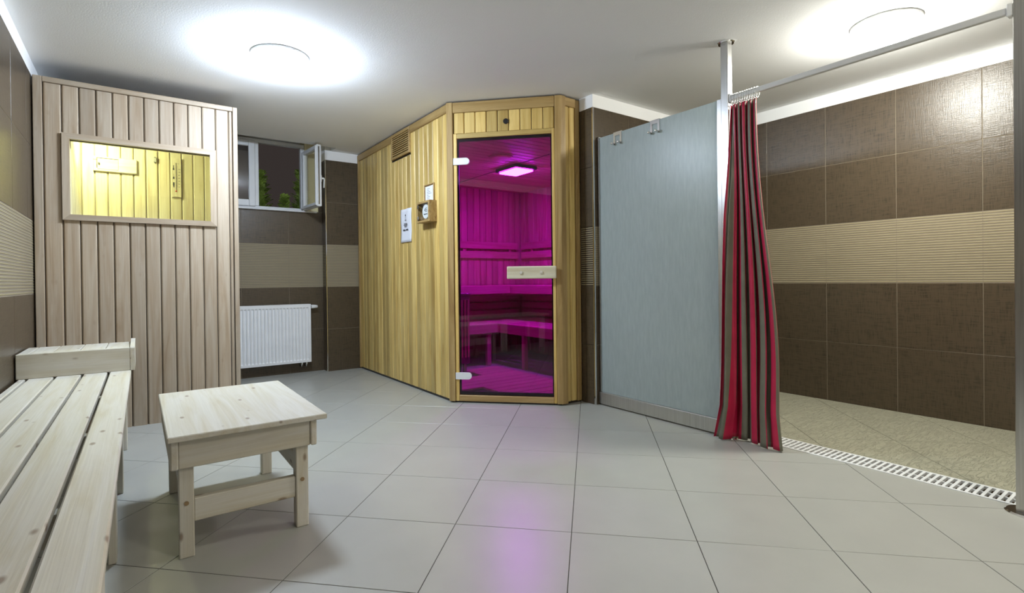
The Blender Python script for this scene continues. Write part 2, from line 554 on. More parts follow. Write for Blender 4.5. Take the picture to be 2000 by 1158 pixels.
def tiled_wall(name, origin, ang, length, first, thick, label, holes=(), u_from=0.0, ret=0.0):
    F = T(*origin) @ RZ(ang)
    base = MB()
    xs = sorted({0.0, length} | {h[0] for h in holes} | {h[1] for h in holes})
    zs = sorted({-0.05, 5 * TS, ZC + 0.06} | {h[2] for h in holes} | {h[3] for h in holes})
    for a, b in zip(xs, xs[1:]):
        for c, d in zip(zs, zs[1:]):
            if any(a >= h[0] - 1e-6 and b <= h[1] + 1e-6 and c >= h[2] - 1e-6 and d <= h[3] + 1e-6 for h in holes): continue
            base.box(a + (ret if a == 0 and d <= 5 * TS + 1e-6 else 0), b, 0.0019 if d <= 5 * TS + 1e-6 else 0.001, thick, c, d, 0, 0 if d <= 5 * TS + 1e-6 else 1)
    w = part(name, base, [M_WGROUT, M_PLASTER], None, F)
    w['kind'] = 'structure'; w['label'] = label
    tile_wall(w, origin, ang, length, first, holes, u_from)
    return w
# right wall: faces -X, u runs towards -Y
tiled_wall('wall_right', (XR, YS + 0.02, 0), -90, YS + 0.02 - YF, (YS + 0.02 - 1.787) - 2 * TS, 0.12, 'dark brown tiled wall with a ribbed band behind the shower')
# left wall: faces +X, u runs towards +Y
tiled_wall('wall_left', (XL, YF, 0), 90, 4.75 - YF, (3.60 - YF) % TS, 0.12, 'dark brown tiled wall with a ribbed band along the slatted bench')
# back wall with the window opening: faces -Y
WX0, WX1, WZ0, WZ1 = 0.22, 1.468, 1.700, 2.405
tiled_wall('wall_back', (0.0, YB, 0), 0, COLX + 0.05, (1.295 % TS), 0.22, 'dark brown tiled wall under the window', holes=[(WX0, WX1 + 0.132, WZ0, WZ1 + 0.2)], u_from=0.45)
struct('wall_reveal', MB().box(WX1 + 0.0005, WX1 + 0.132, YB + 0.005, YB + 0.22, WZ0, WZ1 + 0.06), plaster('warm_lit_plaster', (0.80, 0.74, 0.50)), 'narrow white plaster strip coloured as if warmly lit, beside the open window sash')  # white plaster, the warm light on it put into its colour
# column beside the sauna
cw_ = tiled_wall('wall_column', (COLX, COLY, 0), 0, XS + 0.03 - COLX, 0.40, 0.125, 'dark brown tiled column between window and sauna', ret=0.0065)
tile_wall(cw_, (COLX, YB, 0), -90, YB - COLY, 0.5)
# wall at the back of the shower, with its free end beside the sauna
ws_ = tiled_wall('wall_shower', (XST, YS, 0), 0, XR - XST, 0.40, 0.145, 'dark brown tiled wall closing the back of the shower', ret=0.0065)
tile_wall(ws_, (XST, YS + 0.1435, 0), -90, 0.1425, 0.5)
# wall behind the camera
struct('wall_front', MB().box(XL - 0.1, XR + 0.1, YF - 0.12, YF, -0.05, ZC + 0.06), plaster('cream_plaster', (0.66, 0.63, 0.56)), 'plain wall behind the viewer')
# metal edge trims
struct('trim_1', MB().box(COLX - 0.002, COLX + 0.010, COLY - 0.003, COLY + 0.009, 0, 5 * TS, 0.003), M_CHROME, 'slim metal edge strip on the column corner')
struct('trim_2', MB().box(XST - 0.004, XST + 0.011, YS - 0.004, YS + 0.011, 0, 5 * TS, 0.003), M_CHROME, 'slim metal edge strip on the shower wall end')

# ------------------------------------------------------------------ window
win = struct('window_1', MB().box(WX0, WX1, YB + 0.015, YB + 0.075, WZ0, WZ0 + 0.028, 0.004), M_WINDOW, 'grey-white window with one sash swung open, beside the pale cabin')
def wpart(n, b, m=M_WINDOW): return part(n, b, m, win)
wpart('frame_head', MB().box(WX0, WX1, YB + 0.015, YB + 0.075, WZ1 - 0.035, WZ1, 0.004))
wpart('frame_jamb', MB().box(WX1 - 0.04, WX1, YB + 0.015, YB + 0.075, WZ0 + 0.028, WZ1 - 0.035, 0.004))
wpart('mullion', MB().box(0.985, 1.020, YB + 0.012, YB + 0.075, WZ0 + 0.028, WZ1 - 0.035, 0.004))
wpart('frame_jamb', MB().box(WX0, WX0 + 0.04, YB + 0.015, YB + 0.075, WZ0 + 0.028, WZ1 - 0.035, 0.004))
wpart('sill_ledge', MB().box(0.45, WX1 + 0.11, YB - 0.035, YB + 0.02, WZ0 - 0.014, WZ0 + 0.002, 0.003))
# closed sash on the left
sf = MB()
a, b, z0, z1 = 0.56, 0.985, WZ0 + 0.02, WZ1 - 0.025
for bx in ((a, a + 0.06, z0, z1), (b - 0.06, b, z0, z1), (a + 0.06, b - 0.06, z0, z0 + 0.065), (a + 0.06, b - 0.06, z1 - 0.06, z1)):
    sf.box(bx[0], bx[1], YB - 0.005, YB + 0.04, bx[2], bx[3], 0.005)
cs = wpart('sash', sf)
part('pane', MB().box(a + 0.055, b - 0.055, YB + 0.012, YB + 0.018, z0 + 0.06, z1 - 0.055), glass('window_glass', (0.55, 0.52, 0.52), 0.0, 2.4), cs)
# open sash, swung into the room about its right-hand hinge
SA = 95
HS = T(1.452, YB - 0.012, 0) @ RZ(180 + SA)     # local x from the hinge to the free edge
SW, sz0, sz1 = 0.425, 1.704, 2.318
so = MB()
for bx in ((0, 0.04, sz0, sz1), (SW - 0.04, SW, sz0, sz1), (0.04, SW - 0.04, sz0, sz0 + 0.045), (0.04, SW - 0.04, sz1 - 0.04, sz1)):
    so.box(bx[0], bx[1], -0.022, 0.028, bx[2], bx[3], 0.006)
so.box(0, SW - 0.02, -0.034, -0.022, sz0 + 0.012, sz0 + 0.024).box(SW - 0.02, SW - 0.008, -0.034, -0.022, sz0 + 0.012, sz1 - 0.012)
osash = part('sash', so, M_WINDOW, win, HS)
part('pane', MB().box(0.036, SW - 0.036, -0.003, 0.003, sz0 + 0.04, sz1 - 0.036), glass('sash_glass', (0.93, 0.93, 0.89), 0.0, 1.45), osash, HS)
gm = MB().box(SW, SW + 0.003, -0.008, 0.006, sz0 + 0.02, sz1 - 0.02)
for k in range(9): gm.box(SW, SW + 0.006, -0.006, 0.004, sz0 + 0.06 + k * 0.06, sz0 + 0.075 + k * 0.06)
part('lock_strip', gm, M_GEAR, osash, HS)
hm = MB().box(SW - 0.045, SW - 0.015, 0.028, 0.038, 1.95, 2.02, 0.004).tube([(SW - 0.03, 0.03, 1.99), (SW - 0.03, 0.062, 1.99), (SW - 0.035, 0.068, 1.985), (SW - 0.05, 0.068, 1.90)], 0.008, 10)
part('window_handle', hm, M_PLASTIC, osash, HS, True)
part('hinge', MB().tube([(-0.006, 0.0, sz0 + 0.06), (-0.006, 0.0, sz0 + 0.13)], 0.007), M_GEAR, osash, HS)
part('hinge', MB().tube([(-0.006, 0.0, sz1 - 0.13), (-0.006, 0.0, sz1 - 0.06)], 0.007), M_GEAR, osash, HS)

# outside: soil and shrubs at the window
gr = struct('ground', MB().box(-0.8, 3.2, YB + 0.24, YB + 2.4, 1.30, 1.50), plain('soil', (0.05, 0.04, 0.03), 0.95, var=0.3), 'dark soil outside the window')
M_LEAF = plain('leaf_green', (0.27, 0.37, 0.06), 0.55, var=0.5)
M_STEM = plain('shrub_stem', (0.10, 0.07, 0.04), 0.9)
def shrub(label, x, y, hgt, spread, nbr, lean):
    t = thing('shrub', label, 'shrub', (x, y, 1.50), 'shrubs outside the window')
    part('stem', MB().tube([(x, y, 1.48), (x + lean * .3, y, 1.5 + hgt * .4), (x + lean, y, 1.5 + hgt * .8)], [0.012, 0.009, 0.004], 7), M_STEM, t)
    lf = MB()
    for k in range(nbr):
        h = 0.05 + 0.95 * (k + random.random()) / nbr
        ang = random.random() * 2 * pi
        ln = spread * (1.15 - 0.8 * h) * (0.7 + 0.5 * random.random())
        d = Vector((cos(ang), sin(ang), 0.5 + 0.6 * random.random())).normalized()
        p = Vector((x + lean * h, y, 1.5 + hgt * h * 0.85))
        side = d.cross(Vector((0, 0, 1))).normalized()
        ns = 12
        for s in range(ns):
            q = p + d * ln * (s + 1) / ns + Vector((0, 0, -0.15 * ln * (s / ns) ** 2))
            for sg in (-1, 1):
                w = (side * sg + d * 0.8 + Vector((0, 0, random.uniform(-.3, .3)))).normalized()
                l = 0.044 * (1.2 - 0.7 * s / ns) * random.uniform(.7, 1.3)
                nn = w.cross(d).normalized() * 0.004; e = w.cross(nn).normalized() * l * 0.20
                lf.add([q, q + w * l * .5 + e + nn, q + w * l, q + w * l * .5 - e + nn], [(0, 1, 2, 3)])
    o = part('foliage', lf, M_LEAF, t)
    o['kind'] = 'stuff'
shrub('bushy green shrub outside, at the left of the open window', 1.15, 6.36, 0.82, 0.17, 170, 0.02)
shrub('low green sprig outside, in the middle of the window', 1.325, 6.02, 0.46, 0.13, 70, 0.02)
shrub('loose green conifer outside, at the right of the window', 1.60, 6.24, 0.86, 0.19, 150, -0.03)

# ------------------------------------------------------------------ planks with chamfered long edges
PT = 0.014
def plank_mesh(w, h, mat, t=PT, c=0.007, gap=0.0022):
    def mk():
        a = w / 2 - gap
        return MB().prism([(-a, t), (-a, c), (-a + c, 0), (a - c, 0), (a, c), (a, t)], h, 'z').mesh('plank', mat)
    return cached(('pl', round(w, 4), round(h, 4), mat.name, t, c), mk)
def planks(parent, F, u0, u1, z0, z1, w, mat, holes=(), start=None, name='plank', skip=None):
    # vertical planks on a face; F: local x along the face, local -y outwards
    n = max(1, round((u1 - u0) / w)); w = (u1 - u0) / n
    for k in range(n):
        a, b = u0 + k * w, u0 + (k + 1) * w
        spans = [(z0, z1)]
        for (ha, hb, hz0, hz1) in holes:
            if b - 0.012 > ha and a + 0.012 < hb:
                spans = [s for p, q in spans for s in ((p, min(q, hz0)), (max(p, hz1), q)) if s[1] - s[0] > 0.01]
        for p, q in spans:
            put(name, plank_mesh(w, q - p, mat), parent, F @ T((a + b) / 2, 0, p))
def backing(parent, F, u0, u1, z0, z1, holes=(), d0=PT - 0.001, d1=0.05, mat=None, name='backing_panel'):
    mb = MB()
    xs = sorted({u0, u1} | {h[0] for h in holes} | {h[1] for h in holes}); zs = sorted({z0, z1} | {h[2] for h in holes} | {h[3] for h in holes})
    for a, b in zip(xs, xs[1:]):
        for c, d in zip(zs, zs[1:]):
            if any(a >= h[0] - 1e-6 and b <= h[1] + 1e-6 and c >= h[2] - 1e-6 and d <= h[3] + 1e-6 for h in holes): continue
            mb.box(a, b, d0, d1, c, d)
    return part(name, mb, mat or M_DARK, parent, F)

# ------------------------------------------------------------------ pale wooden cabin on the left
CX0, CX1, CY, CYB, CZ = -0.508, 0.618, 4.228, 5.10, 2.240
cabin = thing('infrared_cabin', 'pale wooden plank cabin with a yellow-lit window, in the left corner', 'cabin', (0.05, CY, 0))
FC = T(0, CY, 0)
WH = (-0.340, 0.442, 1.393, 1.872)      # opening
Wp, Wpz = wood('pale', 'Z'), wood('pale', 'X')
bounds = [-0.462] + [-0.374 + 0.0850 * k for k in range(12)] + [0.586]
for a, b in zip(bounds, bounds[1:]):
    if b - 0.012 > -0.374 and a + 0.012 < 0.476:
        spans = [(0.0, 1.36), (1.91, 2.205)]
    else: spans = [(0.0, 2.205)]
    for p, q in spans: put('plank', plank_mesh(b - a, q - p, Wp), cabin, FC @ T((a + b) / 2, 0, p))
backing(cabin, FC, CX0 + 0.01, CX1 - 0.005, 0, 2.235, [WH])
part('corner_strip', MB().box(CX0, -0.464, CY - 0.012, CY + 0.03, 0, CZ, 0.003), Wp, cabin)
part('corner_strip', MB().box(0.588, CX1, CY - 0.012, CY + 0.04, 0, CZ, 0.003), Wp, cabin)
part('corner_strip', MB().box(CX1 - 0.012, CX1 + 0.004, CY + 0.042, CY + 0.09, 0, CZ - 0.001, 0.003), Wp, cabin)
part('top_rail', MB().box(-0.463, 0.587, CY - 0.012, CY + 0.02, 2.207, CZ, 0.003), Wpz, cabin)
wf = part('window_frame', MB().prism([(-0.374, 1.359), (0.476, 1.359), (0.438, 1.395), (-0.336, 1.395)], CY + 0.012, 'y', CY - 0.018), wood('pale', 'X'), cabin)
part('frame_piece', MB().prism([(-0.374, 1.906), (-0.336, 1.870), (0.438, 1.870), (0.476, 1.906)], CY + 0.012, 'y', CY - 0.018), wood('pale', 'X'), wf)
part('frame_piece', MB().prism([(-0.374, 1.359), (-0.336, 1.395), (-0.336, 1.870), (-0.374, 1.906)], CY + 0.012, 'y', CY - 0.018), Wp, wf)
part('frame_piece', MB().prism([(0.476, 1.359), (0.476, 1.906), (0.438, 1.870), (0.438, 1.395)], CY + 0.012, 'y', CY - 0.018), Wp, wf)
part('pane', MB().box(WH[0], WH[1], CY + 0.014, CY + 0.020, WH[2], WH[3]), glass('clear_glass', (0.97, 0.98, 0.96)), wf)
rv = MB()
for bx in ((WH[0] - 0.012, WH[0], WH[2] - 0.012, WH[3] + 0.012), (WH[1], WH[1] + 0.012, WH[2] - 0.012, WH[3] + 0.012)): rv.box(bx[0], bx[1], CY + 0.02, CY + 0.07, bx[2], bx[3])
rv.box(WH[0], WH[1], CY + 0.02, CY + 0.07, WH[2] - 0.012, WH[2]).box(WH[0], WH[1], CY + 0.02, CY + 0.07, WH[3], WH[3] + 0.012)
part('window_reveal', rv, wood('spruce', 'X'), wf)
# inside of the cabin
IX0, IX1, IYB, IZ = -0.335, 0.56, 5.03, 2.10
Ws, Wsx, Wsy = wood('spruce', 'Z'), wood('spruce', 'X'), wood('spruce', 'Y')
planks(cabin, T(0, IYB, 0), IX0, IX1, 0.02, IZ - 0.05, 0.0852, Ws, name='inner_plank')
planks(cabin, T(IX0, CY + 0.06, 0) @ RZ(90), 0, IYB - CY - 0.06, 0.02, IZ - 0.05, 0.0852, Ws, name='inner_plank')
planks(cabin, T(IX1, IYB, 0) @ RZ(-90), 0, IYB - CY - 0.06, 0.02, IZ - 0.05, 0.0852, Ws, name='inner_plank')
part('ceiling_strip', MB().box(IX0, IX1, IYB - 0.014, IYB + 0.012, IZ - 0.049, IZ - 0.006, 0.003), Wsx, cabin)
part('ceiling_strip', MB().box(IX0 - 0.012, IX0 + 0.014, CY + 0.06, IYB - 0.015, IZ - 0.049, IZ - 0.006, 0.003), Wsy, cabin)
for k in range(11):
    w = (IX1 - IX0) / 11
    me = cached('cabceil', lambda: plank_mesh(w, IYB - CY - 0.06, Ws))
    put('ceiling_plank', me, cabin, T(IX0 + (k + .5) * w, CY + 0.06, IZ) @ Matrix(((-1, 0, 0, 0), (0, 0, 1, 0), (0, 1, 0, 0), (0, 0, 0, 1))))
shell = MB().box(IX0 - 0.08, IX1 + 0.03, IYB + 0.015, CYB, 0, CZ - 0.012)
shell.box(CX0 + 0.005, IX0 - 0.015, CY + 0.06, CYB, 0, CZ - 0.012).box(IX1 + 0.015, CX1 - 0.004, CY + 0.09, CYB, 0, CZ - 0.012)
shell.box(CX0 + 0.01, CX1 - 0.01, CY + 0.055, CYB, IZ + 0.02, CZ - 0.012)
part('shell', shell, wood('pale', 'Z'), cabin)
part('cabin_floor', MB().box(IX0, IX1, CY + 0.06, IYB, 0.0, 0.018), Wsy, cabin)
cl = thing('cabin_lamp', 'small glowing yellow lamp inside the pale cabin, in its upper corner', 'lamp', (-0.26, 4.66, 2.04))
part('lamp_base', MB().lathe([(0, 2.099), (0.05, 2.099), (0.05, 2.072), (0, 2.072)], 28, (-0.26, 4.66)), M_PLASTIC, cl)
part('diffuser', MB().lathe([(0.044, 2.072), (0.046, 2.055), (0.036, 2.035), (0.018, 2.026), (0, 2.024)], 28, (-0.26, 4.66)), emitter('cabin_lamp_glow', *CABIN_LAMP), cl, smooth=True)
# things hanging inside
VY = IYB - 0.002
av = thing('air_vent_board', 'small wooden board with a sliding air shutter inside the cabin', 'air vent', (-0.125, VY, 1.825))
part('board', MB().box(-0.262, 0.012, VY - 0.02, VY, 1.823, 1.937, 0.004), wood('pine', 'X'), av)
part('slide', MB().box(-0.236, -0.106, VY - 0.0235, VY - 0.019, 1.838, 1.920, 0.002), Wsx, av)
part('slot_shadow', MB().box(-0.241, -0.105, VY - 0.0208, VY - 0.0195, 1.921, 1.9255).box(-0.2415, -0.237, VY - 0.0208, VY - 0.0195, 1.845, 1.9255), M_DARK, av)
part('knob', MB().lathe([(0, 0), (0.004, 0), (0.004, 0.008), (0.007, 0.012), (0.005, 0.016), (0, 0.016)], 14), M_BLACK, av, T(-0.226, VY - 0.023, 1.880) @ Matrix.Rotation(radians(90), 4, 'X'))
sb = thing('sensor_box', 'tiny grey plastic sensor on the cabin\'s inner wall', 'sensor', (0.131, VY, 1.93))
part('housing', MB().box(0.120, 0.142, VY - 0.018, VY, 1.935, 1.972, 0.003), plain('grey_plastic', (0.42, 0.42, 0.38), 0.5), sb)
part('mounting_tab', MB().box(0.127, 0.135, VY - 0.006, VY, 1.927, 1.981, 0.002), M_GEAR, sb)
th = thing('thermometer', 'narrow wooden wall thermometer with a printed scale inside the cabin', 'thermometer', (0.275, VY, 1.665))
thb = MB(); pts = []
for k in range(9): pts.append((0.245 + 0.064 * k / 8, 1.662 + 0.006 * sin(pi * k / 8)))
thb.prism(pts + [(0.309, 1.985), (0.245, 1.985)], VY - 0.014, 'y', VY)
part('board', thb, Ws, th)
def face_text(body, size, x, z, y, parent, mat=M_INK, F=None):
    M = (F or Matrix.Identity(4)) @ T(x, y, z) @ Matrix.Rotation(radians(90), 4, 'X')
    return put('lettering', cached(('txt', body, size), lambda: text_mesh(body, size, mat)), parent, M)
ty = VY - 0.0146
part('glass_tube', MB().tube([(0.275, ty - 0.001, 1.72), (0.275, ty - 0.001, 1.945)], 0.0016, 8), M_INK, th)
part('bulb', MB().lathe([(0, -0.007), (0.005, -0.004), (0.007, 0), (0.005, 0.004), (0, 0.007)], 14), plain('red_fluid', (0.55, 0.05, 0.03), 0.4), th, T(0.274, ty - 0.001, 1.713), True)
sc = MB().box(0.2835, 0.2842, ty, ty + 0.0005, 1.745, 1.925)
for k in range(25): sc.box(0.2842, 0.2885 if k % 4 == 0 else 0.2865, ty, ty + 0.0005, 1.7465 + k * 0.0073, 1.7475 + k * 0.0073)
part('scale_marks', sc, M_INK, th)
for k, s in enumerate(('0', '20', '40', '60', '80', '100', '120')): face_text(s, 0.011, 0.296, 1.747 + k * 0.0245, ty, th)
face_text('\u00b0C', 0.010, 0.290, 1.940, ty, th)
pic = MB().prism([(0.256, 1.925), (0.260, 1.925), (0.2605, 1.905), (0.264, 1.895), (0.263, 1.885), (0.253, 1.885), (0.252, 1.895), (0.2555, 1.905)], ty, 'y', ty + 0.0005); part('printed_mark', pic, M_INK, th)
pic = MB().prism([(0.257, 1.855), (0.259, 1.855), (0.259, 1.832), (0.264, 1.826), (0.263, 1.812), (0.253, 1.812), (0.252, 1.826), (0.257, 1.832)], ty, 'y', ty + 0.0005); part('printed_mark', pic, M_INK, th)
pic = MB().prism([(0.253, 1.785), (0.263, 1.785), (0.264, 1.765), (0.261, 1.742), (0.256, 1.742), (0.252, 1.765)], ty, 'y', ty + 0.0005)
part('printed_mark', pic, M_INK, th)

# ------------------------------------------------------------------ slatted bench along the left wall
Py, Px, Pz = wood('pine', 'Y'), wood('pine', 'X'), wood('pine', 'Z')
bench = thing('slatted_bench', 'long light pine bench of wide slats along the left tiled wall', 'bench', (-0.26, 2.2, 0))
BZ = 0.470
for a, b in ((-0.116, -0.022), (-0.229, -0.128), (-0.341, -0.240), (-0.451, -0.352), (-0.490, -0.462)):
    part('slat', MB().box(a, b, 0.75, 4.15, BZ - 0.026, BZ, 0.004), Py, bench)
part('rail', MB().box(-0.105, -0.072, 0.79, 4.11, BZ - 0.106, BZ - 0.027, 0.003), Py, bench)
part('rail', MB().box(-0.484, -0.462, 0.79, 4.11, BZ - 0.106, BZ - 0.027, 0.003), Py, bench)
for y in (0.86, 1.52, 2.24, 2.955, 3.70):
    part('crossbar', MB().box(-0.461, -0.106, y - 0.022, y + 0.022, BZ - 0.100, BZ - 0.027, 0.003), Px, bench)
    part('leg', MB().box(-0.071, -0.046, y - 0.05, y + 0.05, 0, BZ - 0.028, 0.003), Pz, bench)
    part('leg', MB().box(-0.461, -0.416, y - 0.068, y - 0.023, 0, BZ - 0.028, 0.003), Pz, bench)
BROT = T(-0.020, 3.6, 0) @ RZ(-0.45) @ T(0.010, -3.6, 0)
bench.matrix_basis = BROT @ bench.matrix_basis
head = thing('headrest', 'raised pine headrest box at the far end of the slatted bench', 'headrest', (-0.26, 3.7, BZ))
part('front_board', MB().box(-0.498, -0.026, 3.552, 3.576, BZ, BZ + 0.128, 0.003), Px, head)
part('side_board', MB().prism([(3.552, BZ), (3.925, BZ), (3.925, BZ + 0.146), (3.86, BZ + 0.152), (3.56, BZ + 0.133), (3.552, BZ + 0.125)], -0.004, 'x', -0.025), Py, head)
for a, b in ((-0.135, -0.027), (-0.245, -0.138), (-0.355, -0.248), (-0.450, -0.358), (-0.498, -0.453)):
    part('slat', MB().box(a, b, 3.577, 3.92, BZ + 0.104, BZ + 0.127, 0.003), Py, head)
part('back_board', MB().box(-0.498, -0.026, 3.90, 3.92, BZ, BZ + 0.103, 0.003), Px, head)

head.matrix_basis = BROT @ head.matrix_basis

# ------------------------------------------------------------------ pine stool table
st = thing('stool_table', 'low pine table with four square legs standing beside the slatted bench', 'table', (0.337, 2.45, 0))
SZ = 0.440
part('top_panel', MB().box(0.075, 0.598, 2.028, 2.872, SZ - 0.02, SZ, 0.003), Py, st)
part('side_apron', MB().box(0.084, 0.107, 2.056, 2.846, SZ - 0.122, SZ - 0.0205, 0.004), Py, st)
part('side_apron', MB().box(0.543, 0.566, 2.056, 2.846, SZ - 0.122, SZ - 0.0205, 0.004), Py, st)
part('end_apron', MB().box(0.1075, 0.5425, 2.064, 2.087, SZ - 0.122, SZ - 0.0205, 0.003), Px, st)
part('end_apron', MB().box(0.1075, 0.5425, 2.815, 2.838, SZ - 0.122, SZ - 0.0205, 0.003), Px, st)
for x in (0.108, 0.494):
    for y in (2.0875, 2.7675):
        lg = part('leg', MB().box(x, x + 0.046, y, y + 0.047, 0, SZ - 0.021, 0.003), Pz, st)
        if y < 2.4:
            part('dowel', MB().lathe([(0, 0), (0.0075, 0), (0.0075, 0.003), (0, 0.003)], 16), plain('dark_dowel', (0.33, 0.22, 0.11), 0.6), lg, T(x + 0.023, y + 0.0005, 0.19 if x < .3 else 0.185) @ Matrix.Rotation(radians(90), 4, 'X'))
part('stretcher', MB().box(0.1545, 0.4935, 2.096, 2.128, 0.118, 0.198, 0.003), Px, st)
part('stretcher', MB().box(0.1545, 0.4935, 2.775, 2.807, 0.118, 0.198, 0.003), Px, st)
part('stretcher', MB().box(0.500, 0.530, 2.135, 2.767, 0.205, 0.285, 0.003), Py, st)
part('stretcher', MB().box(0.116, 0.146, 2.135, 2.767, 0.205, 0.285, 0.003), Py, st)

# ------------------------------------------------------------------ radiator
rad = thing('radiator', 'white ribbed panel radiator under the window', 'radiator', (1.0, 5.60, 0.115))
RA, RB, RYF, RZ0, RZ1 = 0.50, 1.478, 5.548, 0.118, 0.722
fp = MB()
pf = []; n = 29; wv = (RB - RA - 0.03) / n
prof = [(RA, 0.0)]
for k in range(n):
    x = RA + 0.015 + k * wv
    prof += [(x + wv * .12, 0.0), (x + wv * .30, 0.012), (x + wv * .70, 0.012), (x + wv * .88, 0.0)]
prof.append((RB, 0.0))
def strip(mb, profile, za, zb, yb):
    vs = []
    for x, d in profile: vs += [(x, yb + d, za), (x, yb + d, zb)]
    mb.add(vs, [(2 * i, 2 * i + 2, 2 * i + 3, 2 * i + 1) for i in range(len(profile) - 1)])
strip(fp, prof, RZ0 + 0.035, RZ1 - 0.045, RYF)
flat = [(x, 0.0) for x, d in prof]
def band(mb, za, zb, da, db):
    vs = []
    for (x, d) in prof: vs += [(x, RYF + d * da, za), (x, RYF + d * db, zb)]
    mb.add(vs, [(2 * i, 2 * i + 2, 2 * i + 3, 2 * i + 1) for i in range(len(prof) - 1)])
band(fp, RZ0 + 0.023, RZ0 + 0.035, 0, 1); band(fp, RZ1 - 0.045, RZ1 - 0.033, 1, 0)
fp.box(RA, RB, RYF, RYF + 0.016, RZ0, RZ0 + 0.023).box(RA, RB, RYF, RYF + 0.016, RZ1 - 0.033, RZ1 - 0.006)
fp.box(RA, RB, RYF + 0.014, RYF + 0.018, RZ0, RZ1 - 0.006)
part('front_panel', fp, M_WHITE, rad)
part('back_panel', MB().box(RA + 0.01, RB - 0.01, RYF + 0.070, RYF + 0.084, RZ0 + 0.01, RZ1 - 0.03, 0.003), M_WHITE, rad)
tg = MB().box(RA, RB, RYF, RYF + 0.006, RZ1 - 0.006, RZ1).box(RA, RB, RYF + 0.08, RYF + 0.086, RZ1 - 0.006, RZ1)
for k in range(48): tg.box(RA + k * 0.0206, RA + 0.011 + k * 0.0206, RYF + 0.006, RYF + 0.08, RZ1 - 0.005, RZ1)
part('top_grille', tg, M_WHITE, rad)
part('side_panel', MB().box(RB, RB + 0.004, RYF, RYF + 0.086, RZ0, RZ1, 0.001), M_WHITE, rad)
part('side_panel', MB().box(RA - 0.004, RA, RYF, RYF + 0.086, RZ0, RZ1, 0.001), M_WHITE, rad)
rx = T(RB + 0.004, RYF + 0.04, RZ1 - 0.03) @ Matrix.Rotation(radians(90), 4, 'Y')
part('valve_collar', MB().lathe([(0, 0), (0.013, 0), (0.013, 0.012), (0, 0.012)], 18), M_BLACK, rad, rx)
part('valve_head', MB().lathe([(0, 0.012), (0.019, 0.012), (0.020, 0.03), (0.017, 0.06), (0.014, 0.078), (0.0, 0.080)], 20), M_PLASTIC, rad, rx, True)
for x in (1.395, 1.442):
    pp = part('pipe', MB().tube([(x, RYF + 0.04, RZ0 + 0.002), (x, RYF + 0.04, RZ0 - 0.03), (x, RYF + 0.055, RZ0 - 0.045), (x, YB - 0.0005, RZ0 - 0.045)], 0.008, 10), M_CHROME, rad, smooth=True)
    part('union_nut', MB().lathe([(0, -0.012), (0.013, -0.012), (0.013, 0.010), (0, 0.010)], 6, (x, RYF + 0.04)).xf(T(0, 0, RZ0 - 0.012)), M_CHROME, pp)

# ------------------------------------------------------------------ corner sauna
sauna = thing('sauna_cabin', 'corner sauna clad in honey brown planks with a tinted glass door', 'sauna', (2.9, 4.0, 0))
Cz, Tz = wood('cedar', 'Z'), wood('trim', 'Z')
Ty = wood('trim', 'Y'); Tx = wood('trim', 'X')
YSB = COLY - 0.004
FS = T(XS, YSB, 0) @ RZ(-90)                 # left side: u = YSB - y
SL = YSB - C1.y
z_top = 2.262
gu0, gu1, gz0 = YSB - 4.60, YSB - 4.22, 2.095   # the grille near the top
planks(sauna, FS, 0.03, YSB - 4.205, 0.02, z_top, 0.086, Cz, holes=[(gu0 - 0.02, gu1 + 0.02, gz0 - 0.018, 2.4)])
planks(sauna, FS, YSB - 4.205, SL - 0.018, 0.02, z_top, 0.086, Cz)
backing(sauna, FS, 0.0, SL, 0.02, ZS - 0.01, d1=0.06)
part('corner_post', MB().box(0, 0.032, -0.012, 0.02, 0.012, ZS, 0.004), Tz, sauna, FS)
part('top_rail', MB().box(0.033, gu0 - 0.001 + 0.0, -0.012, 0.02, 2.262, ZS, 0.004), Tx, sauna, FS)
part('top_rail', MB().box(gu1 + 0.022, SL + 0.004, -0.012, 0.02, 2.262, ZS, 0.004), Tx, sauna, FS)
# grille
gf = MB()
gf.box(gu0, gu0 + 0.022, -0.016, 0.012, gz0, ZS - 0.002, 0.003).box(gu1, gu1 + 0.022, -0.016, 0.012, gz0, ZS - 0.002, 0.003)
gf.box(gu0 + 0.0225, gu1 - 0.0005, -0.016, 0.012, gz0, gz0 + 0.024, 0.003).box(gu0 + 0.0225, gu1 - 0.0005, -0.016, 0.012, 2.300, ZS - 0.002, 0.003)
gro = part('vent_frame', gf, Tx, sauna, FS)
for k in range(9):
    z = gz0 + 0.034 + k * 0.0193
    part('louvre', MB().prism([(-0.012, z), (0.006, z + 0.003), (0.006, z + 0.013), (-0.012, z + 0.011)], gu1 - 0.001, 'x', gu0 + 0.023), Tx, gro, FS)
# door front at 45 degrees
FD = T(*C1) @ RZ(-45)
part('corner_post', MB().prism([(-0.021, -0.002), (-0.013, -0.013), (-0.004, -0.013), (0.029, -0.013), (0.031, -0.010), (0.031, 0.03), (0.0, 0.03), (-0.015, 0.012)], ZS, 'z', 0.012), Tz, sauna, FD)
part('corner_post', MB().prism([(DOORLEN - 0.034, 0.03), (DOORLEN - 0.034, -0.010), (DOORLEN - 0.031, -0.013), (DOORLEN + 0.004, -0.013), (DOORLEN + 0.013, -0.010), (DOORLEN + 0.046, 0.018), (DOORLEN + 0.03, 0.04), (DOORLEN + 0.0, 0.03)], ZS, 'z', 0.012), Tz, sauna, FD)
part('top_rail', MB().box(0.032, DOORLEN - 0.035, -0.012, 0.02, 2.250, ZS, 0.004), Tx, sauna, FD)
planks(sauna, FD, 0.034, DOORLEN - 0.036, 2.092, 2.249, 0.0872, wood('cedar', 'Z'))
backing(sauna, FD, 0.02, DOORLEN - 0.02, 2.06, ZS - 0.01, d1=0.06)
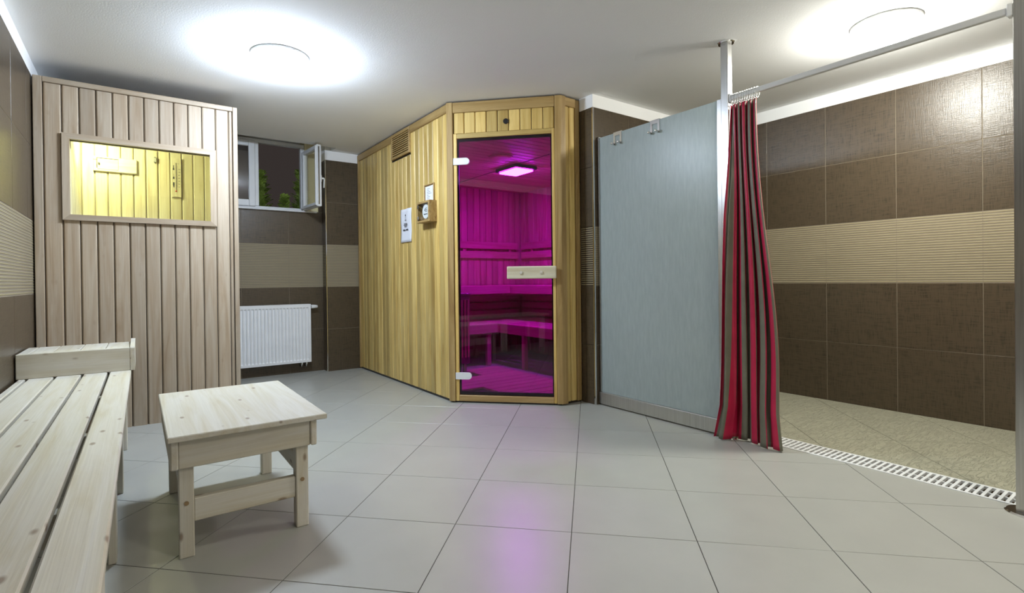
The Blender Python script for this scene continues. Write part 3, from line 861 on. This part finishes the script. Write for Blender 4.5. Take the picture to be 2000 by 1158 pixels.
Fz, Fx = wood('cedar', 'Z'), wood('cedar', 'X')
part('door_jamb', MB().box(0.033, 0.060, -0.004, 0.055, 0.012, 2.090, 0.003), Fz, sauna, FD)
part('door_jamb', MB().box(DOORLEN - 0.058, DOORLEN - 0.0355, -0.004, 0.055, 0.012, 2.090, 0.003), Fz, sauna, FD)
part('door_head', MB().box(0.0605, DOORLEN - 0.0585, -0.004, 0.055, 2.052, 2.090, 0.003), Fx, sauna, FD)
part('threshold', MB().box(0.0605, DOORLEN - 0.0585, -0.006, 0.055, 0.012, 0.058, 0.003), Tx, sauna, FD)
part('floor_seal', MB().box(0.0, DOORLEN, 0.004, 0.05, 0.0, 0.012), M_BLACK, sauna, FD)
part('floor_seal', MB().box(0.0, SL, 0.006, 0.05, 0.0, 0.02), M_BLACK, sauna, FS)
part('vent_knob', MB().lathe([(0, 0), (0.021, 0), (0.021, 0.006), (0.018, 0.009), (0.016, 0.006), (0, 0.006)], 24), M_BLACK, sauna, FD @ T(0.45, -0.0005, 2.163) @ Matrix.Rotation(radians(90), 4, 'X'), label='round black vent knob above the door')
# glass door, hinges and handle
door = part('door', MB().box(0.063, DOORLEN - 0.061, 0.006, 0.014, 0.064, 2.047, 0.001), glass('smoked_glass', (0.45, 0.36, 0.41), 0.0, 1.5), sauna, FD, label='frameless smoked glass door')
rub = MB()
for bx in ((0.0605, 0.072, 0.06, 2.05), (DOORLEN - 0.069, DOORLEN - 0.059, 0.06, 2.05)): rub.box(bx[0], bx[1], 0.016, 0.03, bx[2], bx[3])
rub.box(0.072, DOORLEN - 0.069, 0.016, 0.03, 0.059, 0.084).box(0.072, DOORLEN - 0.069, 0.016, 0.03, 2.032, 2.051)
part('rebate_seal', rub, M_RUBBER, sauna, FD)
for z in (1.873, 0.208):
    pts = [(0.034, z - 0.026), (0.135, z - 0.026)] + [(0.135 + 0.026 * sin(a), z - 0.026 * cos(a)) for a in [pi * k / 10 for k in range(1, 10)]] + [(0.135, z + 0.026), (0.034, z + 0.026)]
    hg = part('hinge', MB().prism(pts, -0.012, 'y', 0.004), M_PLASTIC, door, FD, label='satin white glass hinge')
hdl = part('handle', MB().box(0.452, 0.825, -0.050, -0.026, 0.957, 1.052, 0.005), wood('spruce', 'X'), door, FD, label='flat pine bar handle with two dowels')
for u in (0.560, 0.714):
    part('dowel', MB().lathe([(0, 0), (0.012, 0), (0.012, 0.006), (0.010, 0.008), (0, 0.008)], 18), wood('pine', 'Z'), door, FD @ T(u, -0.049, 1.004) @ Matrix.Rotation(radians(90), 4, 'X'))
    part('standoff', MB().lathe([(0, 0), (0.010, 0), (0.010, 0.031), (0, 0.031)], 14), wood('pine', 'Z'), door, FD @ T(u, 0.005, 1.004) @ Matrix.Rotation(radians(90), 4, 'X'))
# short right-hand side up to the shower wall
FR = T(C2.x, C2.y, 0)
RL = XST - C2.x - 0.004
planks(sauna, FR, 0.040, RL - 0.045, 0.02, z_top, 0.062, Cz)
part('corner_post', MB().box(RL - 0.044, RL, -0.004, 0.03, 0.012, ZS, 0.004), Tz, sauna, FR)
part('top_rail', MB().box(0.045, RL - 0.045, -0.010, 0.02, 2.262, ZS, 0.004), Tx, sauna, FR)
backing(sauna, FR, 0.02, RL, 0.0, ZS - 0.01, d1=0.05)
# inside lining
NX0, NX1, NY0, NY1, NZ = XS + 0.075, 4.19, C2.y + 0.075, 5.47, 2.10
Iz = wood('inner', 'Z')
planks(sauna, T(0, NY1, 0), NX0, NX1, 0.03, NZ, 0.092, Iz, name='inner_plank')
planks(sauna, T(NX1, NY1, 0) @ RZ(-90), 0, NY1 - NY0, 0.03, NZ, 0.092, Iz, name='inner_plank')
planks(sauna, T(NX0, C1.y + 0.06, 0) @ RZ(90), 0, NY1 - C1.y - 0.06, 0.03, NZ, 0.092, Iz, name='inner_plank')
npl = 28; wpl = (NY1 - NY0) / npl
for k in range(npl):
    y = NY0 + (k + .5) * wpl
    xa = NX0 if y > C1.y + 0.1 else NX0 + (C1.y + 0.1 - y)
    put('ceiling_plank', plank_mesh(wpl, round(NX1 - xa, 3), Iz), sauna, T(xa, y, NZ) @ Matrix(((0, 0, 1, 0), (1, 0, 0, 0), (0, 1, 0, 0), (0, 0, 0, 1))))
ish = MB().box(NX0 - 0.03, NX1 + 0.08, NY1 + 0.013, NY1 + 0.05, 0, ZS - 0.005).box(NX1 + 0.013, NX1 + 0.06, NY0 - 0.05, NY1 + 0.012, 0, ZS - 0.005)
ish.box(C2.x + 0.09, NX1 + 0.01, NY0 - 0.045, NY0 - 0.005, 0, ZS - 0.005)
ish.prism([(NX0 - 0.02, C1.y + 0.02), (C2.x + 0.02, NY0 - 0.04), (NX1 + 0.01, NY0 - 0.04), (NX1 + 0.01, NY1 + 0.012), (NX0 - 0.02, NY1 + 0.012)], ZS - 0.012, 'z', NZ + 0.016)
part('shell', ish, wood('inner', 'Y'), sauna)
part('ceiling_joint', MB().box(3.10, 3.105, 3.6, 5.4, NZ - 0.004, NZ + 0.002), M_DARK, sauna)
# lower L-shaped bench, slats with gaps
Ix, Iy = wood('inner', 'X'), wood('inner', 'Y')
BX, BY, Z1 = 3.300, 4.74, 0.468
lb = thing('lower_sauna_bench', 'lower L-shaped slatted bench on legs inside the sauna', 'bench', (3.5, 4.9, 0))
for k in range(7):
    x = BX + 0.010 + k * 0.124
    part('slat', MB().box(x, x + 0.104, NY0 + 0.02, NY1 - 0.02, Z1 - 0.024, Z1, 0.004), Iy, lb)
for k in range(5):
    y = BY + 0.010 + k * 0.124
    part('slat', MB().box(2.42, BX + 0.004, y, y + 0.104, Z1 - 0.024, Z1, 0.004), Ix, lb)
part('fascia', MB().box(BX - 0.012, BX + 0.009, NY0 + 0.02, BY + 0.008, Z1 - 0.105, Z1 - 0.002, 0.003), Iy, lb)
part('fascia', MB().box(2.42, BX - 0.0125, BY - 0.012, BY + 0.009, Z1 - 0.105, Z1 - 0.002, 0.003), Ix, lb)
for y in (3.30, 4.30):
    part('leg', MB().box(BX + 0.012, BX + 0.060, y - 0.024, y + 0.024, 0.0, Z1 - 0.0245, 0.003), Iz, lb)
    part('crossbar', MB().box(BX + 0.0605, NX1 - 0.02, y - 0.02, y + 0.02, Z1 - 0.09, Z1 - 0.0245, 0.003), Ix, lb)
for x in (2.55, 3.19):
    part('leg', MB().box(x - 0.026, x + 0.026, BY + 0.012, BY + 0.060, 0.0, Z1 - 0.0245, 0.003), Iz, lb)
    part('crossbar', MB().box(x - 0.02, x + 0.02, BY + 0.0605, NY1 - 0.02, Z1 - 0.09, Z1 - 0.0245, 0.003), Iy, lb)
# upper bench
UX, UY, Z2 = 3.62, 4.93, 0.885
ub = thing('upper_sauna_bench', 'upper L-shaped slatted bench along the sauna walls', 'bench', (3.9, 5.2, 0.75))
for k in range(5):
    x = UX + 0.010 + k * 0.111
    part('slat', MB().box(x, x + 0.098, NY0 + 0.02, NY1 - 0.015, Z2 - 0.024, Z2, 0.004), Iy, ub)
for k in range(4):
    y = UY + 0.010 + k * 0.126
    part('slat', MB().box(2.30, UX + 0.004, y, y + 0.112, Z2 - 0.024, Z2, 0.004), Ix, ub)
part('fascia', MB().box(UX - 0.012, UX + 0.009, NY0 + 0.02, UY + 0.008, Z2 - 0.096, Z2 - 0.002, 0.003), Iy, ub)
part('fascia', MB().box(2.30, UX - 0.0125, UY - 0.012, UY + 0.009, Z2 - 0.096, Z2 - 0.002, 0.003), Ix, ub)
part('bearer', MB().box(UX + 0.0095, NX1 - 0.05, UY + 0.1, UY + 0.14, Z2 - 0.12, Z2 - 0.0245, 0.003), Ix, ub)
part('bearer', MB().box(UX + 0.0095, NX1 - 0.05, 3.1, 3.14, Z2 - 0.12, Z2 - 0.0245, 0.003), Ix, ub)
part('bearer', MB().box(2.36, 2.40, UY + 0.0095, NY1 - 0.05, Z2 - 0.12, Z2 - 0.0245, 0.003), Iy, ub)
part('bearer', MB().box(3.50, 3.54, UY + 0.0095, NY1 - 0.05, Z2 - 0.12, Z2 - 0.0245, 0.003), Iy, ub)
# horizontal backrest boards on both walls, under and above the upper bench
def backrest(label, along, zs, h):
    if along == 'X': t = thing('backrest', label, 'backrest', (3.2, NY1, zs[0]))
    else: t = thing('backrest', label, 'backrest', (NX1, 4.2, zs[0]))
    for z in zs:
        if along == 'X': part('board', MB().box(2.32, NX1 - 0.075, NY1 - 0.045, NY1 - 0.024, z, z + h, 0.004), Ix, t)
        else: part('board', MB().box(NX1 - 0.045, NX1 - 0.024, NY0 + 0.03, NY1 - 0.075, z, z + h, 0.004), Iy, t)
    for u in ((2.6, 3.3, 4.0) if along == 'X' else (3.2, 4.2, 5.2)):
        if along == 'X': part('batten', MB().box(u - 0.02, u + 0.02, NY1 - 0.0235, NY1 - 0.0005, zs[0], zs[-1] + h), Iz, t)
        else: part('batten', MB().box(NX1 - 0.0235, NX1 - 0.0005, u - 0.02, u + 0.02, zs[0], zs[-1] + h), Iz, t)
backrest('two horizontal boards on the sauna\'s far wall above the upper bench', 'X', (1.225, 1.345), 0.088)
backrest('two horizontal boards on the sauna\'s right wall above the upper bench', 'Y', (1.225, 1.345), 0.088)
backrest('three horizontal boards on the far wall between the sauna benches', 'X', (0.49, 0.585, 0.68), 0.078)
backrest('three horizontal boards on the right wall between the sauna benches', 'Y', (0.49, 0.585, 0.68), 0.078)
# heater
ht = thing('sauna_heater', 'tall box heater with slotted guard at the left inside the sauna', 'heater', (2.5, 4.42, 0))
M_HEAT = plain('heater_metal', (0.30, 0.27, 0.26), 0.5, 0.4)
part('casing', MB().box(2.36, 2.66, 4.30, 4.58, 0.14, 0.80, 0.006), M_HEAT, ht)
for x in (2.38, 2.60):
    for y in (4.32, 4.53): part('foot', MB().box(x, x + 0.03, y, y + 0.03, 0, 0.139), M_HEAT, ht)
part('top_rim', MB().box(2.35, 2.67, 4.29, 4.59, 0.801, 0.825, 0.004), M_HEAT, ht)
for k in range(8): part('guard_bar', MB().box(2.375 + k * 0.036, 2.395 + k * 0.036, 4.288, 4.2995, 0.20, 0.76, 0.002), Iz, ht)
# duckboard
db = thing('duckboard', 'slatted wooden floor grid on the sauna floor behind the door', 'duckboard', (2.8, 3.8, 0))
for k in range(13):
    y = 3.02 + k * 0.1165
    xa = 2.10 if y > 3.55 else 2.10 + (3.55 - y) + 0.06
    if y > 4.14: xa = 2.72
    if k in (4, 5): xa = 2.42
    part('slat', MB().box(xa, 3.12, y, y + 0.104, 0.016, 0.034, 0.003), Ix, db)
for x in (2.76, 3.02): part('bearer', MB().box(x, x + 0.04, 3.06, 4.5, 0.0, 0.0155), Iy, db)
# lamps and disc on the sauna ceiling
sl = thing('sauna_light', 'square violet colour light hanging from the sauna ceiling', 'lamp', (3.2, 4.25, 2.03))
part('frame', MB().box(3.06, 3.335, 4.06, 4.41, 2.066, 2.098, 0.004), plain('dark_lamp_frame', (0.05, 0.035, 0.05), 0.4), sl)
part('panel', MB().box(3.09, 3.305, 4.09, 4.38, 2.050, 2.065, 0.003), emitter('violet_glow', *LED), sl)
cd = thing('ceiling_disc', 'round wooden disc on the sauna ceiling', 'vent', (2.78, 3.92, 2.08))
part('disc', MB().lathe([(0, 2.098), (0.10, 2.098), (0.10, 2.088), (0.085, 2.082), (0, 2.082)], 36, (2.78, 3.92)), Iz, cd)
part('rim', MB().lathe([(0.1005, 2.098), (0.112, 2.098), (0.112, 2.090), (0.1005, 2.090)], 36, (2.78, 3.92)), Iz, cd)

# ------------------------------------------------------------------ things on the sauna's left side
def on_side(u_y): return YSB - u_y
no = thing('notice_sheet', 'white sheet in a plastic sleeve pinned low on the sauna planks', 'notice', (XS, 4.30, 1.30))
nb = MB(); nu0, nu1 = on_side(4.412), on_side(4.192)
gx, gz = 10, 12; vs_ = []
for j in range(gz + 1):
    for i in range(gx + 1):
        vs_.append((nu0 + (nu1 - nu0) * i / gx, -0.006 - 0.003 * sin(i * 1.1) * (j / gz) - 0.002 * cos(j * .7), 1.302 + 0.302 * j / gz))
nf = [(j * (gx + 1) + i, j * (gx + 1) + i + 1, (j + 1) * (gx + 1) + i + 1, (j + 1) * (gx + 1) + i) for j in range(gz) for i in range(gx)]
nb.add(vs_, nf)
sheet = part('sheet', nb, M_PAPER, no, FS, True)
md = sheet.modifiers.new('thickness', 'SOLIDIFY'); md.thickness = 0.0012; md.offset = -1
ln = MB()
nc = (nu0 + nu1) / 2
for z, w, h in ((1.536, 0.012, 0.016), (1.519, 0.022, 0.003), (1.498, 0.026, 0.007), (1.466, 0.064, 0.006), (1.454, 0.076, 0.006), (1.442, 0.050, 0.006)):
    k = 0; x = nc - w / 2
    while x < nc + w / 2 - 0.001:
        l = min(random.uniform(0.006, 0.013), nc + w / 2 - x); ln.box(x, x + l, -0.0118, -0.0112, z, z + h); x += l + 0.003
for x, w in ((nc - 0.05, 0.042), (nc - 0.003, 0.008), (nc + 0.01, 0.042)): ln.box(x, x + w, -0.0118, -0.0112, 1.408 if w > .01 else 1.412, 1.419 if w > .01 else 1.415)
part('print', ln, M_INK, no, FS)
fn = thing('framed_notice', 'small white sheet in a thin wooden holder above the control box', 'notice', (XS, 3.84, 1.6))
fu0, fu1 = on_side(3.925), on_side(3.752)
fr = MB().box(fu0, fu0 + 0.008, -0.014, 0.0, 1.612, 1.746, 0.002).box(fu1 - 0.010, fu1, -0.014, 0.0, 1.612, 1.746, 0.002).box(fu0, fu1, -0.014, 0.0, 1.7465, 1.756, 0.002)
fr.box(fu0, fu1, -0.004, -0.0005, 1.612, 1.746)
part('holder', fr, Tx, fn, FS)
part('sheet', MB().box(fu0 + 0.015, fu1 - 0.011, -0.007, -0.005, 1.613, 1.738), M_PAPER, fn, FS)
ln = MB()
for k in range(7): ln.box(fu0 + 0.045, fu0 + 0.045 + (0.05, 0.04, 0.06, 0.08, 0.03, 0.055, 0.045)[k], -0.0078, -0.0071, 1.716 - k * 0.0135, 1.7185 - k * 0.0135)
part('print', ln, M_INK, fn, FS)
cbx = thing('control_box', 'small wooden box with a glass door and a round white dial label', 'control box', (XS, 3.83, 1.43))
bu0, bu1, bz0, bz1 = on_side(3.945), on_side(3.722), 1.432, 1.606
bb = MB().box(bu0, bu0 + 0.012, -0.062, 0.0, bz0, bz1, 0.002).box(bu1 - 0.012, bu1, -0.062, 0.0, bz0, bz1, 0.002)
bb.box(bu0 + 0.0122, bu1 - 0.0122, -0.062, 0.0, bz0, bz0 + 0.012, 0.002).box(bu0 + 0.0122, bu1 - 0.0122, -0.062, 0.0, bz1 - 0.012, bz1, 0.002)
bb.box(bu0 + 0.012, bu1 - 0.012, -0.008, -0.0005, bz0 + 0.012, bz1 - 0.012)
part('case', bb, wood('trim', 'X'), cbx, FS)
dfm = MB().box(bu0 + 0.001, bu0 + 0.014, -0.072, -0.0625, bz0, bz1, 0.002).box(bu1 - 0.022, bu1, -0.072, -0.0625, bz0, bz1, 0.002)
dfm.box(bu0 + 0.0145, bu1 - 0.0225, -0.072, -0.0625, bz0, bz0 + 0.018, 0.002).box(bu0 + 0.0145, bu1 - 0.0225, -0.072, -0.0625, bz1 - 0.018, bz1, 0.002)
dfo = part('door', dfm, wood('trim', 'X'), cbx, FS)
part('pane', MB().box(bu0 + 0.014, bu1 - 0.022, -0.068, -0.066, bz0 + 0.017, bz1 - 0.017), glass('clear_glass', (0.97, 0.98, 0.96)), dfo, FS)
for z in (bz0 + 0.026, bz1 - 0.056):
    part('hinge', MB().box(bu0 + 0.016, bu0 + 0.040, -0.075, -0.0722, z, z + 0.03, 0.001), M_CHROME, dfo, FS)
dcx, dcz = bu1 - 0.078, 1.518
dl = part('dial_label', MB().lathe([(0, 0), (0.058, 0), (0.058, 0.006), (0, 0.006)], 32), M_PAPER, cbx, FS @ T(dcx, -0.057, dcz) @ Matrix.Rotation(radians(90), 4, 'X'))
part('dial_mount', MB().lathe([(0, -0.048), (0.04, -0.048), (0.04, -0.0005), (0, -0.0005)], 24), M_BLACK, cbx, FS @ T(dcx, -0.057, dcz) @ Matrix.Rotation(radians(90), 4, 'X'))
put('lettering', text_mesh('45', 0.052, M_INK), dl, FS @ T(dcx + 0.004, -0.0636, dcz + 0.012) @ Matrix.Rotation(radians(90), 4, 'X'))
ln = MB()
for k in range(4): ln.box(dcx - 0.03 + k * 0.016, dcx - 0.018 + k * 0.016, -0.0638, -0.0632, dcz - 0.026, dcz - 0.016)
part('print', ln, M_INK, dl, FS)

# ------------------------------------------------------------------ shower screen, posts, rail
scr = thing('shower_screen', 'frosted glass shower screen framed in brushed steel', 'shower screen', (XG, 2.25, 0))
part('pane', MB().box(XG - 0.005, XG + 0.005, 1.770, YS - 0.022, 0.098, 2.012, 0.001), frosted(), scr)
part('bottom_rail', MB().box(XG - 0.020, XG + 0.020, 1.752, YS - 0.003, 0.009, 0.098, 0.003), steel('steel_rail', 0.33), scr)
part('wall_profile', MB().box(XG - 0.014, XG + 0.014, YS - 0.022, YS - 0.002, 0.0985, 2.02, 0.002), M_STEEL, scr)
part('edge_profile', MB().box(XG - 0.018, XG + 0.018, 1.742, 1.771, 0.0985, 2.012, 0.002), M_STEEL, scr)
part('screw', MB().lathe([(0, 0), (0.006, 0), (0.005, 0.003), (0, 0.003)], 14), M_GEAR, scr, T(XG - 0.019, 1.775, 0.05) @ Matrix.Rotation(radians(-90), 4, 'Y'))
def post(label, y, w, x=XG):
    t = thing('steel_post', label, 'post', (x, y, 0), 'square steel posts of the shower')
    h = w / 2
    part('tube', MB().box(x - h, x + h, y - h, y + h, 0.008, ZC - 0.006, 0.002), M_STEEL, t)
    part('floor_flange', MB().lathe([(0, 0), (w * 1.15, 0), (w * 1.15, 0.003), (w * 1.05, 0.008), (0, 0.008)], 36, (x, y)), M_CHROME, t)
    part('ceiling_flange', MB().lathe([(0, ZC - 0.009), (w * 0.95, ZC - 0.009), (w * 1.05, ZC - 0.004), (w * 1.05, ZC - 0.0005), (0, ZC - 0.0005)], 36, (x, y)), M_CHROME, t)
post('square steel post at the free edge of the frosted glass screen', 1.718, 0.046)
post('square steel post at the far right end of the drain grate', 0.463, 0.060, XG + 0.01)
rail = thing('curtain_rail', 'white square curtain rail running between the two steel posts', 'curtain rail', (XG, 1.1, 2.0))
part('rail', MB().box(XG - 0.012, XG + 0.012, 0.500, 1.694, 1.990, 2.018, 0.003), plain('rail_paint', (0.68, 0.68, 0.66), 0.4), rail)
part('end_bracket', MB().box(XG - 0.020, XG + 0.020, 0.494, 0.512, 1.978, 2.028, 0.003), M_PLASTIC, rail)
part('end_bracket', MB().box(XG - 0.020, XG + 0.020, 1.684, 1.6945, 1.978, 2.028, 0.003), M_PLASTIC, rail)
for nm, y, lab in (('a', 2.560, 'chrome double hook on the screen edge, nearer the tiled wall'), ('b', 2.230, 'chrome double hook on the screen edge, nearer the curtain')):
    hk = thing('double_hook', lab, 'hook', (XG, y, 1.92), 'hooks on the shower screen')
    hb = MB()
    for s in (-1, 1):
        hb.box(XG - 0.009, XG - 0.0065, y + s * 0.030 - 0.008, y + s * 0.030 + 0.008, 1.925, 2.0145)
    hb.box(XG - 0.009, XG - 0.0065, y - 0.022, y + 0.022, 1.990, 2.0145).box(XG - 0.009, XG + 0.009, y - 0.038, y + 0.038, 2.0145, 2.0170)
    hb.box(XG + 0.0065, XG + 0.009, y - 0.038, y + 0.038, 1.98, 2.0145)
    part('bracket', hb, M_CHROME, hk)
    for s in (-1, 1):
        part('peg', MB().tube([(XG - 0.0095, y + s * .03, 1.931), (XG - 0.036, y + s * .03, 1.931), (XG - 0.042, y + s * .03, 1.939)], 0.0075, 12), M_CHROME, hk, smooth=True)

# ------------------------------------------------------------------ curtain
cur = thing('shower_curtain', 'red and olive striped shower curtain gathered at the steel post', 'curtain', (XG, 1.58, 0))
M_RED = plain('curtain_red', (0.46, 0.010, 0.055), 0.42, var=0.12)
M_OLV = plain('curtain_olive', (0.155, 0.150, 0.105), 0.45, var=0.12)
NU, NVr, NF = 336, 60, 5
cm = MB(); cv = []
ph = [random.uniform(-.35, .35) for _ in range(NF + 2)]
am = [random.uniform(.75, 1.25) for _ in range(NF + 2)]
def smooth(t): return t * t * (3 - 2 * t)
for j in range(NVr + 1):
    h = j / NVr
    z = 0.006 + (1.955 - 0.006) * h
    for i in range(NU + 1):
        u = i / NU
        fl = (1 - h)
        ya = 1.686 + 0.046 * fl ** 1.5          # edge at the post
        yb = 1.535 - 0.115 * smooth(min(1, fl * 1.25))
        fo = u * NF; k = int(min(fo, NF - 1e-6)); w = fo - k
        A = (0.016 + 0.012 * smooth(min(1, fl * 1.6))) * ((1 - smooth(w)) * am[k] + smooth(w) * am[k + 1])
        wob = 0.35 * sin(2.1 * h + 1.7 * k) * fl
        sx = sin(2 * pi * fo + ph[k] * (1 - smooth(w)) + ph[k + 1] * smooth(w) + wob)
        y = ya + (yb - ya) * u + 0.010 * sin(4 * pi * fo + 0.6) * (0.5 + fl)
        x = XG - 0.004 + A * sx + 0.006 * sin(9 * h + 5 * u)
        x -= 0.062 * smooth(max(0, min(1, (y - 1.66) / 0.03))) * min(1, fl * 3)
        x -= 0.020 * fl ** 4 * sin(3 * pi * u + .6)
        if h < 0.10: y += (0.10 - h) * 0.22 * (0.5 - u) * 2; x -= (0.10 - h) * 0.2 * (0.5 + 0.5 * sx)
        zz = z + (0.003 * (1 + sx) * (1 - h) ** 8 + 0.002 * (1 + sin(7 * u)) * (1 - h) ** 8) + (0.006 * cos(2 * pi * fo) if h > 0.97 else 0)
        cv.append((x, y, zz))
fs_, ms_ = [], []
SPF = 5.2
for j in range(NVr):
    for i in range(NU):
        a_ = j * (NU + 1) + i
        fs_.append((a_, a_ + 1, a_ + NU + 2, a_ + NU + 1))
        ms_.append(int(i / NU * NF * SPF + 0.3) % 2)
cm.v = cv; cm.f = [list(f) for f in fs_]; cm.m = ms_
cl_o = part('cloth', cm, [M_RED, M_OLV], cur, smooth=True)
md = cl_o.modifiers.new('thickness', 'SOLIDIFY'); md.thickness = 0.0014; md.offset = 0
for k in range(11):
    y = 1.678 - k * 0.0145
    tilt = random.uniform(-.5, .5)
    ring = []
    for q in range(20):
        a_ = 2 * pi * q / 20
        ring.append((XG + 0.0235 * cos(a_), y + 0.006 * sin(a_) * tilt, 1.9935 + 0.030 * sin(a_)))
    part('ring', MB().tube(ring, 0.0026, 6, closed=True), M_PLASTIC, cur, smooth=True)

# ------------------------------------------------------------------ drain grate
dg = thing('drain_grate', 'white slotted drain grate set in the shower floor', 'drain grate', (3.02, 0.85, -0.06))
x0, x1, y0, y1 = DR
part('channel', MB().box(x0, x1, y0, y1, -0.062, -0.058).box(x0, x0 + 0.003, y0, y1, -0.058, -0.012).box(x1 - 0.003, x1, y0, y1, -0.058, -0.012), plain('channel_rust', (0.20, 0.14, 0.07), 0.8, var=0.4), dg)
part('side_strip', MB().box(x0 + 0.001, x0 + 0.014, y0, y1, -0.012, 0.003, 0.001), M_PLASTIC, dg)
part('side_strip', MB().box(x1 - 0.014, x1 - 0.001, y0, y1, -0.012, 0.003, 0.001), M_PLASTIC, dg)
nb_ = int((y1 - y0) / 0.0262)
bar = MB().box(-(x1 - x0) / 2 + 0.0142, (x1 - x0) / 2 - 0.0142, -0.0062, 0.0062, -0.012, 0.003, 0.001).mesh('bar', M_PLASTIC)
for k in range(nb_ + 1):
    put('bar', bar, dg, T((x0 + x1) / 2, y1 - 0.0065 - k * 0.0262, 0))
rib = MB().box(-0.003, 0.003, -0.0069, 0.0069, -0.012, 0.0005).mesh('rib', M_PLASTIC)
for k in range(nb_):
    put('rib', rib, dg, T((x0 + x1) / 2 - 0.004, y1 - 0.0196 - k * 0.0262, 0))
# the floor bed must not fill the channel: carve it out of the grout slab
bm_ = MB()
X0, X1, Y0, Y1 = XL - 0.1, XR + 0.1, YF - 0.1, YB + 0.1
for a, b, c, d in ((X0, x0, Y0, Y1), (x1, X1, Y0, Y1), (x0, x1, Y0, y0), (x0, x1, y1, Y1)): bm_.box(a, b, c, d, -0.12, -0.0016)
c_ = WM[floor.name].to_translation()
bm_.v = [tuple(Vector(p) - c_) for p in bm_.v]
floor.data = bm_.mesh('floor', M_FGROUT)

# ------------------------------------------------------------------ round ceiling lamps
def ceiling_lamp(label, x, y, r, glow):
    t = thing('ceiling_lamp', label, 'lamp', (x, y, ZC - 0.1), 'round ceiling lamps')
    part('base', MB().lathe([(0, ZC - 0.0005), (r * 0.97, ZC - 0.0005), (r, ZC - 0.006), (r, ZC - 0.010), (r * 0.985, ZC - 0.015), (0, ZC - 0.015)], 56, (x, y)), M_PLASTIC, t, smooth=False)
    prof = [(r * 0.965, ZC - 0.0155)]
    for k in range(1, 12):
        a = k / 12
        prof.append((r * 0.965 * (1 - a ** 2.2) ** 0.7, ZC - 0.0155 - 0.122 * a))
    prof.append((0, ZC - 0.0155 - 0.122))
    part('diffuser', MB().lathe(prof, 56, (x, y)), emitter('lamp_glow_%d' % len(MATS), *glow), t, smooth=True)
ceiling_lamp('round white ceiling lamp glowing between the pale cabin and the sauna', 0.735, 3.36, 0.168, LAMP_A)
ceiling_lamp('round white ceiling lamp glowing beside the shower curtain rail', 3.385, 1.09, 0.165, LAMP_B)
ceiling_lamp('unseen round lamp added behind the viewer as fill light', 1.55, -0.75, 0.165, LAMP_FILL)
